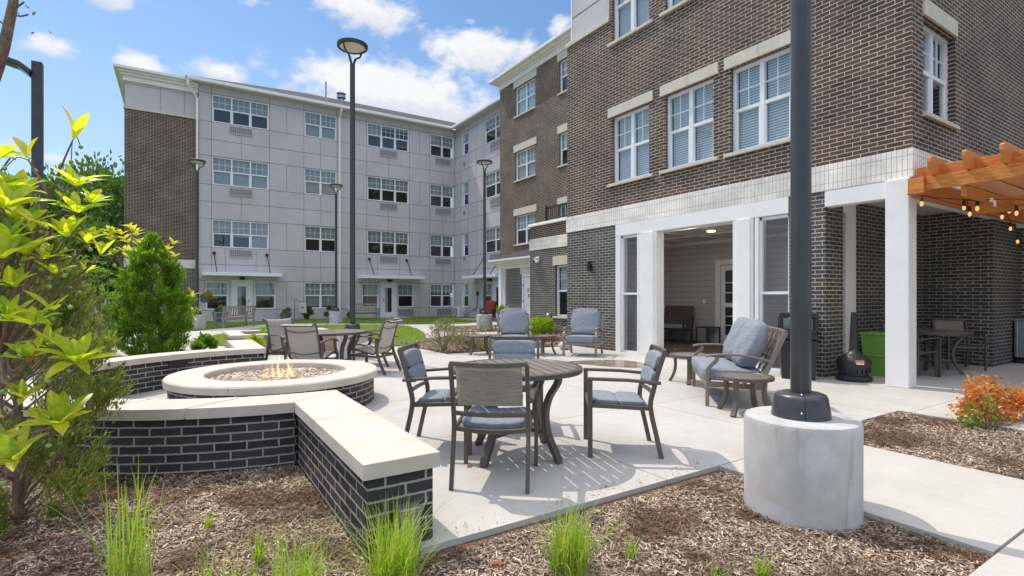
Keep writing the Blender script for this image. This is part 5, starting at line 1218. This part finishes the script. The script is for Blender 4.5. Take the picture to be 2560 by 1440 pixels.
b = MB(); b.box(XW - .08, XW, 27.62, 27.78, 1.35, 1.6); b.tube(curve([(XW - .05, 27.70, 1.35), (XW - .05, 27.72, .9), (XW - .05, 27.9, .6), (XW - .05, 28.3, .5)], 4), .018, 6); o = b.build('wall_charger', 'wire_black', GB, -Vector((6.5, YG, 0)))
t = thing('wicker_armchair', 'dark wicker armchair with red cushions by the last canopy door', 'chair', (14.05, 24.35, .05), facing(-.75, -.6)); b = MB()
b.box(-.34, .34, -.32, .34, .06, .36); b.box(-.36, -.28, -.3, .34, .36, .58); b.box(.28, .36, -.3, .34, .36, .58); b.sweep([(0, -.30, .3), (0, -.46, .98)], .66, .06, (1, 0, 0)); b.build('wicker_frame', 'dark_floor', t, bevel=.02)
b = MB(); b.puff((0, .04, .43), (.54, .6, .14), .3); b.build('seat_cushion', 'red_fabric', t); b = MB(); b.puff((0, 0, 0), (.54, .13, .56), .3); b.apply(0, Matrix.Translation((0, -.31, .76)) @ Matrix.Rotation(.22, 4, 'X')); b.build('back_cushion', 'red_fabric', t)
for p, l in (((5.95, 30.0), 'small dark round shrub beside the garden flag'), ((7.25, 30.2), 'small dark round shrub before the double ground floor window'), ((8.35, 30.35), 'tiny dark shrub by the second bench and wall socket')): shrub('dark_shrub', l, 'shrub', (*p, 0), (.36, .36, .42) if p[0] < 8 else (.2, .2, .25), 900, .11, .05, 'tree_leaf', 'small dark shrubs along the facade')

# ------------------------------------------------------------------ planting
def conifer(label, loc, H, R, n, L, W, mat, seed_lean=(0, 0), low=.05, width_at=.35, power=2.6, kd=250, tuft=.45):
    t = thing('arborvitae', label, 'conifer', loc)
    b = MB(); b.tube([(0, 0, -.05), (seed_lean[0] * .3, seed_lean[1] * .3, H * .4), (seed_lean[0], seed_lean[1], H * .92)], [.030 * H / 2, .022 * H / 2, .005], 8); b.build('trunk', 'bark', t)
    k = int(kd * H * R); u = rng.uniform(low, 1, k) ** .85; az = rng.uniform(0, 2 * math.pi, k)
    pf = np.where(u < width_at, .55 + .45 * u / width_at, np.maximum(.04, 1 - ((u - width_at) / (1 - width_at)) ** power)); lob = 1 + .17 * np.sin(3 * az + 7 * u) * np.cos(2 * az - 11 * u) + rng.normal(0, .19, k)
    tipr = R * pf * lob; tip = np.stack([np.cos(az) * tipr + seed_lean[0] * u, np.sin(az) * tipr + seed_lean[1] * u, u * H], 1)
    root = np.stack([seed_lean[0] * u * .8, seed_lean[1] * u * .8, np.maximum(.02, u * H - tipr * .9)], 1)
    b = MB()
    for i in range(0, k, 3): b.tube([tuple(root[i]), tuple(root[i] * .45 + tip[i] * .55 - np.array([0, 0, .03 * H * .1])), tuple(root[i] * .15 + tip[i] * .85)], [.008, .006, .003], 4, False)
    b.build('branches', 'bark', t)
    m = n // k; ii = np.repeat(np.arange(k), m); f = rng.uniform(tuft, 1.06, len(ii)) ** .6; ax = unit(tip - root)[ii]
    C = root[ii] * (1 - f[:, None]) + tip[ii] * f[:, None] + rng.normal(size=(len(ii), 3)) * (.058 * R / .5 * (1.30 - f[:, None])) * np.array([1, 1, 1.4])
    D = unit(ax * .7 + np.array([0, 0, .75]) + rng.normal(size=(len(ii), 3)) * .50)
    b = MB(); b.quads(leafcards(C, D, rng.uniform(.6, 1.3, len(ii)) * L, rng.uniform(.7, 1.2, len(ii)) * W)); b.build('foliage', mat, t); return t
q = at(45, 1300, 3.15); conifer('full dark arborvitae with brown inner twigs at the left foreground', (q.x, q.y, -.04), 1.95, .49, 34000, .046, .0115, 'conifer_dull', low=.02, width_at=.26, power=1.9, kd=260, tuft=.62)
conifer('bright green arborvitae behind the far end of the seat wall', (-.42, 12.1, 0), 2.43, .56, 46000, .075, .019, 'conifer_leaf', low=.03, width_at=.25, power=2.8, tuft=.5)


def big_leaf(b, base, d, up, L, W, curl=.25, fold=.25):
    d = d.normalized(); s = d.cross(up)
    s = s.normalized() if s.length > 1e-4 else Vector((1, 0, 0)); nrm = s.cross(d).normalized(); rows = []
    for i in range(7):
        t = i / 6; w = W * .5 * (math.sin(math.pi * min(1, .06 + t * .94)) ** .75) * (1.0 if t < .97 else .1) * (.78 + .35 * t if t < .7 else 1.02)
        if i == 6: w = .0008
        c = base + d * (L * t) - nrm * (curl * L * t * t)
        rows.append([c - s * w + nrm * (fold * w), c - s * w * .5 + nrm * (fold * w * .35), c, c + s * w * .5 + nrm * (fold * w * .35), c + s * w + nrm * (fold * w)])
    b.grid(rows)


def rosette(b, p, axis, n, L, W, spread=.9):
    axis = axis.normalized(); a = axis.orthogonal().normalized(); c = axis.cross(a); ph = random.random() * 6.28
    for i in range(n):
        an = ph + i * 2.4; k = spread * random.uniform(.35, 1.25); d = axis + (a * math.cos(an) + c * math.sin(an)) * k
        big_leaf(b, p + d * .006, d, axis + Vector((0, 0, .3)), L * random.uniform(.7, 1.12), W * random.uniform(.8, 1.12), random.uniform(.0, .6), random.uniform(.1, .55))


base = Vector(at(-60, 1440, 1.62)); base.z = -.04
t = thing('magnolia_shrub', 'sunlit young magnolia with large yellow green leaves closest to the viewer', 'shrub', base); o = -base
fork = at(8, 880, 1.60); sw_ = MB(); lf = MB(); lf2 = MB(); br = []; rl = MB()
sw_.tube(curve([base, at(-25, 1150, 1.61), fork], 5), [.017] * 5 + [.016] * 6, 8)
CL = [  # px, py, depth, leaves, length, axis tilt, via
    (182, 350, 1.55, 3, .115, (.3, 0, 1), [(45, 800), (92, 560), (125, 490), (160, 400)], 1), (70, 400, 1.60, 2, .11, (-.2, 0, 1), [(92, 560), (118, 490), (80, 415)], 1),
    (190, 470, 1.52, 6, .095, (.3, -.2, 1), [(118, 495), (160, 478)], 0), (195, 535, 1.55, 5, .095, (.2, -.3, 1), [(60, 720), (140, 560), (180, 540)], 0), (165, 595, 1.48, 9, .090, (.2, -.3, .9), [(20, 860), (90, 720), (150, 620)], 0),
    (70, 640, 1.45, 6, .105, (-.1, -.3, 1), [(20, 800), (50, 700)], 0), (10, 525, 1.40, 8, .115, (.4, -.2, .9), [(-20, 720), (-10, 600)], 0), (-5, 470, 1.45, 5, .11, (.3, 0, 1), [(-20, 700)], 0),
    (250, 640, 1.62, 3, .075, (.3, 0, 1), [(60, 820), (160, 720), (225, 665)], 0), (130, 780, 1.42, 4, .085, (.4, -.4, .9), [(40, 860), (90, 810)], 0), (85, 815, 1.38, 8, .095, (-.1, -.4, .9), [(20, 880), (60, 840)], 0),
    (190, 910, 1.40, 10, .105, (.4, -.4, .9), [(20, 960), (100, 930), (160, 918)], 0), (75, 900, 1.36, 5, .08, (.1, -.4, .9), [(10, 960)], 0), (150, 1065, 1.36, 10, .105, (.3, -.4, .9), [(-10, 1130), (60, 1090), (120, 1072)], 0),
    (45, 1155, 1.30, 7, .105, (-.1, -.5, .8), [(-20, 1200), (10, 1175)], 0), (10, 650, 1.36, 6, .10, (.2, -.3, 1), [(-10, 800)], 0), (140, 690, 1.45, 4, .06, (.2, 0, 1), [(60, 800)], 0), (5, 1120, 1.36, 5, .09, (.2, -.3, 1), [(-20, 1150)], 0), (210, 690, 1.66, 3, .06, (.4, 0, 1), [(20, 900), (120, 800)], 0), (30, 560, 1.5, 5, .09, (.5, 0, .8), [(-10, 700)], 0),
    (45, 490, 1.52, 7, .095, (.3, -.2, 1), [(-10, 690), (20, 560)], 0), (75, 560, 1.5, 6, .085, (.4, -.3, .8), [(-10, 720), (40, 620)], 0), (20, 610, 1.42, 7, .095, (.1, -.4, .9), [(-20, 760)], 0), (110, 650, 1.5, 6, .075, (.3, -.3, .9), [(30, 800), (80, 700)], 0),
    (35, 720, 1.42, 6, .085, (.3, -.4, .9), [(10, 830)], 0), (20, 800, 1.38, 6, .085, (.3, -.4, .8), [(0, 870)], 0), (225, 510, 1.58, 5, .075, (.3, 0, 1), [(118, 560), (190, 530)], 0), (215, 610, 1.6, 6, .07, (.4, -.2, .8), [(60, 800), (160, 680)], 0), (120, 870, 1.44, 6, .07, (.3, -.3, .9), [(30, 930), (80, 890)], 0), (60, 1000, 1.42, 5, .07, (.3, -.4, .8), [(0, 1040)], 0), (-10, 400, 1.5, 6, .10, (.3, 0, 1), [(-30, 620)], 0)]
for px, py, d, nl, L, ax, via, yl in CL:
    p = at(px, py, d); path = [fork] + [at(a, b2, 1.6 + (d - 1.6) * (i + 1) / (len(via) + 1)) for i, (a, b2) in enumerate(via)] + [p]; cv = curve(path, 4)
    sw_.tube(cv, [.0056 - .0037 * i / (len(cv) - 1) for i in range(len(cv))], 6); A = Vector((ax[0] * CY + ax[1] * -SY * -1, -ax[0] * SY + ax[1] * CY, ax[2]))
    rosette(lf2 if yl else lf, p, A, nl + (2 if nl > 4 else 0), L * .85, L * .31, 1.15 if nl > 3 else .5)
    for j in range(2): q = p + Vector((random.uniform(-.05, .05), random.uniform(-.05, .05), random.uniform(-.06, .03))); sw_.tube(curve([p, (p + q) / 2 + Vector((0, 0, .02)), q], 3), .0014, 5); br.append(tuple(q))
for a in ((-40, 1000, 200, 700), (-40, 1080, 235, 720), (-30, 1110, 250, 745), (-40, 1250, 180, 900), (-30, 1300, 140, 1000), (-50, 1020, 110, 760), (-40, 1180, 160, 950)):
    p, q = at(a[0], a[1], 1.68), at(a[2], a[3], 1.60); cv = curve([base + Vector((random.uniform(-.02, .02), random.uniform(-.02, .02), .05)), p, (p + q) / 2 + Vector((0, 0, random.uniform(-.03, .03))), q], 5); sw_.tube(cv, [.0042 - .0028 * i / (len(cv) - 1) for i in range(len(cv))], 6)
big_leaf(rl, at(178, 590, 1.47), Vector((.5, -.2, .5)), Vector((0, 0, 1)), .045, .02); big_leaf(rl, at(72, 905, 1.35), Vector((.1, 0, .9)), Vector((0, -1, .2)), .05, .03)
sw_.build('branches', 'bark', t, o); lf.build('foliage', 'bright_leaf', t, o); lf2.build('foliage', 'yellow_leaf', t, o); [(lambda b: (b.puff(q, (.013, .013, .013), 1., 10, 8), b.build('berry', 'berry', t, o)))(MB()) for q in br]; rl.build('foliage', 'rust_leaf', t, o)
# a young tree leaning in at the top left corner
p = at(-260, 1300, 1.75); p.z = -.04; t = thing('young_tree', 'bare slender tree trunk leaning in at the top left corner', 'tree', p); o = -p
b = MB(); cv = curve([p, at(-190, 800, 1.75), at(-60, 330, 1.72), at(0, 150, 1.70), at(22, 60, 1.70), at(38, -30, 1.70), at(60, -250, 1.7)], 6); b.tube(cv, [.022 - .012 * i / (len(cv) - 1) for i in range(len(cv))], 8)
for a in ((12, 62, -30, 20), (25, 20, 60, 5), (5, 120, -30, 90), (30, 35, 70, 36), (-20, 200, 25, 110), (-150, 620, 25, 395)): b.tube(curve([at(a[0], a[1], 1.7), at((a[0] + a[2]) / 2, (a[1] + a[3]) / 2 + 5, 1.69), at(a[2], a[3], 1.68)], 3), .0028, 5)
b.build('trunk', 'bark', t, o); b = MB()
for x, y in ((45, 8), (60, 12), (90, 30), (50, 40), (88, 81), (119, 76), (14, 75), (28, 99), (30, 5), (36, 14), (8, 18), (25, 393), (-20, 120), (18, 385)): big_leaf(b, at(x, y, 1.7), Vector((random.uniform(-1, 1), random.uniform(-1, 1), random.uniform(-.6, .6))), Vector((.2, -.6, .8)), .016, .010)
b.build('foliage', 'tree_leaf', t, o)

def leafy(name, label, cat, root, tips, mat, nl, L, bark='bark_grey', r0=.018, group=None):
    """an open small tree: branches from a root to tip points, a rosette of leaves at each"""
    t = thing(name, label, cat, root, 0, group); o = -Vector(root); b = MB(); f = MB(); R0 = Vector(root)
    for p in tips:
        p = Vector(p); mid = R0.lerp(p, .5) + Vector((random.uniform(-.1, .1), random.uniform(-.1, .1), -.10 * (p - R0).length * .5)); cv = curve([R0, mid, p], 5); b.tube(cv, [r0 * (1 - .85 * i / (len(cv) - 1)) for i in range(len(cv))], 6)
        for j in range(3):
            q = p + Vector((random.gauss(0, .09), random.gauss(0, .09), random.gauss(0, .08))); b.tube([p.lerp(mid, .15), q], .003, 4); rosette(f, q, (q - mid).normalized() + Vector((0, 0, .6)), nl, L, L * .42, 1.)
    b.build('branches', bark, t, o); f.build('foliage', mat, t, o); return t
ytips = [at(px, py, 12.6 + random.uniform(-.5, .5)) for px, py in ((280, 585), (290, 600), (325, 580), (345, 590), (398, 630), (415, 625), (410, 660), (425, 665), (405, 690), (445, 685), (410, 720), (440, 735), (450, 745), (470, 740), (430, 790), (455, 785), (478, 782), (440, 820), (435, 760), (425, 700), (285, 620), (300, 640), (350, 620), (370, 640))]
q = at(392, 900, 12.6); leafy('magnolia_shrub', 'yellow leaved magnolia spreading out behind the bright arborvitae', 'shrub', (q.x, q.y, 0), ytips, 'yellow_leaf', 5, .20)
gt = [at(px, py, 11.5 + random.uniform(-.6, .6)) for px, py in ((215, 665), (235, 650), (255, 680), (225, 700), (250, 720), (270, 700), (280, 740), (245, 755), (262, 775), (285, 780), (225, 740), (210, 720), (290, 720), (240, 690), (270, 650), (215, 690))]
q = at(258, 880, 11.5); leafy('open_shrub', 'open twiggy shrub with small mid green leaves left of the bright arborvitae', 'shrub', (q.x, q.y, 0), gt, 'green_leaf', 9, .14, r0=.022)
q = at(165, 990, 6.0); conifer('dull green arborvitae standing behind the foreground one', (q.x - .25, q.y + .2, 0), 1.75, .50, 20000, .07, .018, 'conifer_dull', low=.03)


def tuft(label, p, n, h, w, lean=.45, mat='tuft_blades', r=.05, name='ornamental_grass', group='clumps of ornamental grass', droop=.5):
    t = thing(name, label, 'grass clump', p, 0, group); a = rng.uniform(0, 6.283, n); rr = r * np.sqrt(rng.random(n)); C = np.stack([np.cos(a) * rr, np.sin(a) * rr, np.zeros(n)], 1); blades(C, h, w, lean, mat, 'blades', parent=t, n_seg=6, droop=droop); n > 40 and blades(C[::3] * 1.35, h * .5, w * .7, lean * 2.0, 'dry_leaf', 'dry_blades', parent=t, n_seg=4, droop=.7); return t
def on(px, py, z=-.03):
    d = 1303 * (1.33 - z) / (py - 740); p = at(px, py, d); return (p.x, p.y, z)
tuft('dense bright grass clump at the end of the seat wall', on(985, 1490), 330, .42, .006, .50, r=.10); tuft('dense bright grass clump in the bark between seat wall and concrete lamp base', on(1425, 1435), 300, .34, .0052, .52, r=.09)
tuft('tall loose grass clump in front of the curved wall', on(320, 1470), 60, .58, .0075, .36, r=.09); tuft('fine grass clump at the lower edge beside the tall loose one', on(745, 1500), 150, .36, .0045, .55, r=.12)
tuft('thin wispy grass at the bottom edge between the two front clumps', on(560, 1480), 50, .26, .004, .6, r=.14)
tuft('short grass sprout just right of the dense middle clump', on(1578, 1395), 34, .13, .004, .6, r=.03); tuft('small grass sprout at the bottom edge in front of the concrete lamp base', on(1905, 1445), 46, .12, .006, .6, r=.03)
tuft('tiny green sprout alone in the middle of the bark', on(520, 1325), 16, .14, .006, .45, r=.015); tuft('yellow tipped leafy sprout near the wall corner', on(650, 1410), 26, .20, .009, .40, r=.02)
tuft('soft grass clump beyond the seat wall, under the open shrub', on(245, 905, 0.0), 260, .65, .014, .5, mat='grass_blades', r=.22)
tuft('small wisp of grass at the bottom edge by the paving', on(1795, 1460), 18, .16, .004, .5, r=.04)
q = on(2475, 1078); t = thing('orange_shrub', 'shrub with rust orange dried leaves and a few green ones', 'shrub', (q[0], q[1], -.02)); b = MB()
tp = []
for px, py, s in ((2440, 975, .0), (2465, 965, .1), (2490, 985, .0), (2430, 1010, -.1), (2415, 1025, 0), (2455, 1030, .1), (2545, 1000, .0), (2520, 1005, .1), (2565, 1010, 0), (2590, 985, .1), (2600, 1030, 0), (2500, 1035, -.1), (2535, 1030, 0), (2480, 1000, .1), (2445, 995, -.1)):
    p = at(px, py, 5.55 + s * 1.2) - Vector(q); tp.append(p); b.tube(curve([(0, 0, 0), tuple(p * .45 + Vector((0, 0, -.02))), tuple(p)], 4), [.008, .0075, .007, .006, .005, .0045, .004, .003, .002], 5)
b.build('stems', 'bark', t); V = []; G = []
for p in tp: n = 170; C = np.array(p) + rng.normal(size=(n, 3)) * np.array([.055, .055, .065]); V.append(leafcards(C, unit(rng.normal(size=(n, 3)) + np.array([0, 0, -.2])), rng.uniform(.03, .062, n), rng.uniform(.018, .034, n)))
b = MB(); b.quads(np.concatenate(V)); b.build('foliage', 'orange_leaf', t)
for px, py in ((2425, 1025), (2432, 1040), (2470, 1010), (2445, 1060), (2460, 1055), (2410, 1058), (2480, 1040), (2475, 1078), (2430, 1070)): n = 13; C = np.array(at(px, py, 5.30) - Vector(q)) + rng.normal(size=(n, 3)) * .035; G.append(leafcards(C, unit(rng.normal(size=(n, 3)) + np.array([0, 0, .2])), rng.uniform(.04, .08, n), rng.uniform(.025, .045, n)))
b = MB(); b.quads(np.concatenate(G)); b.build('foliage', 'green_leaf', t)
q = on(1355, 850, .02); shrub('lime_shrub', 'lime green low shrub between the two lounge chairs', 'shrub', q, (.42, .42, .34), 1500, .11, .05, 'lime_leaf', 'lime green shrubs', clumps=14)
q = on(1440, 852, .02); shrub('lime_shrub', 'small lime green shrub behind the arm of the porch side lounge chair', 'shrub', q, (.22, .22, .16), 400, .10, .045, 'lime_leaf', 'lime green shrubs')
q = on(1248, 822, .02); shrub('lime_shrub', 'lime green shrub beside the bay pier, behind the first lounge chair', 'shrub', q, (.42, .42, .42), 700, .14, .06, 'lime_leaf', 'lime green shrubs')
q = on(1108, 878, .02); shrub('dry_shrub', 'sparse half dry shrub with dark seed heads in the far bark bed', 'shrub', q, (.50, .50, .42), 1100, .10, .018, 'dry_leaf', stems=24, zc=.42, hollow=.2, clumps=30)
q = on(1180, 872, .02); shrub('dry_shrub', 'straggling dry ground plant spreading over the bark by the side table', 'shrub', q, (.55, .5, .22), 900, .10, .02, 'dry_leaf', stems=18, zc=.2, hollow=.2, clumps=24)
q = on(1210, 826, .02); shrub('dry_shrub', 'small tan dried plant at the foot of the far lamp base', 'shrub', (q[0] - .1, q[1] - .45, .02), (.28, .28, .12), 300, .12, .02, 'dry_leaf', stems=8, zc=.1)
q = on(500, 890, .0); shrub('low_shrub', 'low green plant peeping over the far curve of the seat wall', 'shrub', (q[0], q[1], 0), (.42, .36, .16), 700, .11, .06, 'green_leaf', zc=.24)
q = at(625, 834, 13.4); shrub('planter_greens', 'light green herbs growing in the raised planter', 'plant', (1.75, 13.75, .33), (.55, .3, .10), 700, .11, .045, 'lime_leaf', zc=.08)
q = at(600, 850, 11.6); shrub('planter_greens', 'small lime sprig between the seat wall end and the planter', 'plant', (1.35, 12.35, 0), (.22, .2, .14), 260, .10, .045, 'lime_leaf', zc=.32)
t = thing('wall_box', 'small grey metal box on the end of the seat wall among the grass', 'electrical box', (1.01, 2.61, .03)); b = MB(); b.box(-.055, .055, -.06, .018, .0, .20); b.build('box_body', 'steel', t, bevel=.006); b = MB(); b.box(-.06, .06, -.068, .02, .17, .205); b.build('box_lid', 'steel', t, bevel=.006)
for i, (px, py, l) in enumerate(((1168, 1167, 'single rust coloured dry leaf lying on the patio under the table'), (1140, 1368, 'curled red dry leaf on the paving edge by the seat wall'), (1228, 1402, 'small rust dry leaf on the bark near the seat wall end'))):
    p = at(px, py, 1303 * 1.32 / (py - 740)); b = MB(); big_leaf(b, p - p + Vector((0, 0, .004)), Vector((.8, .5 - i * .5, .12)), Vector((0, 0, 1)), .075, .03, .2, .5); lo = b.build('fallen_leaf', 'rust_leaf'); lo.location = (p.x, p.y, .002 if i < 2 else -.01); tag(lo, l, 'leaf', 'dry leaves on the ground')
t = thing('stone', 'pale rounded stone at the edge of the bark behind the side table', 'stone', on(1412, 872, .02)); b = MB(); b.puff((0, 0, .08), (.34, .28, .22), .9, 14, 8, .06); b.build('stone_body', 'cap_stone', t)

# ------------------------------------------------------------------ trees beyond the building
def tree(label, loc, H, R, n, L, mat='tree_leaf', trunk=.25):
    t = thing('broadleaf_tree', label, 'tree', loc, 0, 'trees beyond the building'); b = MB(); b.tube([(0, 0, -.2), (.1, 0, H * .35), (0, .1, H * .85)], [trunk, trunk * .7, .05], 8)
    for i in range(7): a = rng.random() * 6.28; z = H * rng.uniform(.25, .6); b.tube([(0, 0, z), (math.cos(a) * R * .4, math.sin(a) * R * .4, z + H * .13), (math.cos(a) * R * .75, math.sin(a) * R * .75, z + H * .22)], [.09, .06, .02], 6)
    b.build('trunk', 'bark_grey', t); b = MB(); b.quads(crown_leaves(n, np.array([0, 0, H * .56]), np.array([R, R, H * .46]), L, L * .55, .35, .25, seed_clumps=46)); b.build('crown', mat, t); return t
for i, (px, d, top, R, lab) in enumerate(((285, 44, 425, 4.6, 'rounded mid green tree touching the brick corner'), (215, 48, 395, 4.6, 'tallest dark tree with a sparse top against the sky'), (140, 45, 440, 4.8, 'dark tree just right of the square lamp pole'), (60, 46, 450, 5.0, 'dark tree left of the square lamp pole'), (-20, 44, 440, 5.0, 'dense tree cut by the left edge of the view'), (250, 38, 560, 3.2, 'low bushy tree in front of the tall dark ones'), (180, 37, 600, 3.0, 'low shadowed tree behind the open twiggy shrub'), (110, 36, 590, 3.0, 'low leafy tree directly behind the square pole'), (30, 36, 600, 3.2, 'low leafy tree behind the foreground magnolia'), (320, 50, 520, 4.0, 'tree partly hidden behind the brick end of the building'))):
    p = at(px, 740, d); H = 1.33 + (740 - top) / 1303 * d; tree(lab, (p.x, p.y, 0), H * 1.03, R, 5200 if d > 40 else 3600, .50 if d > 40 else .38)
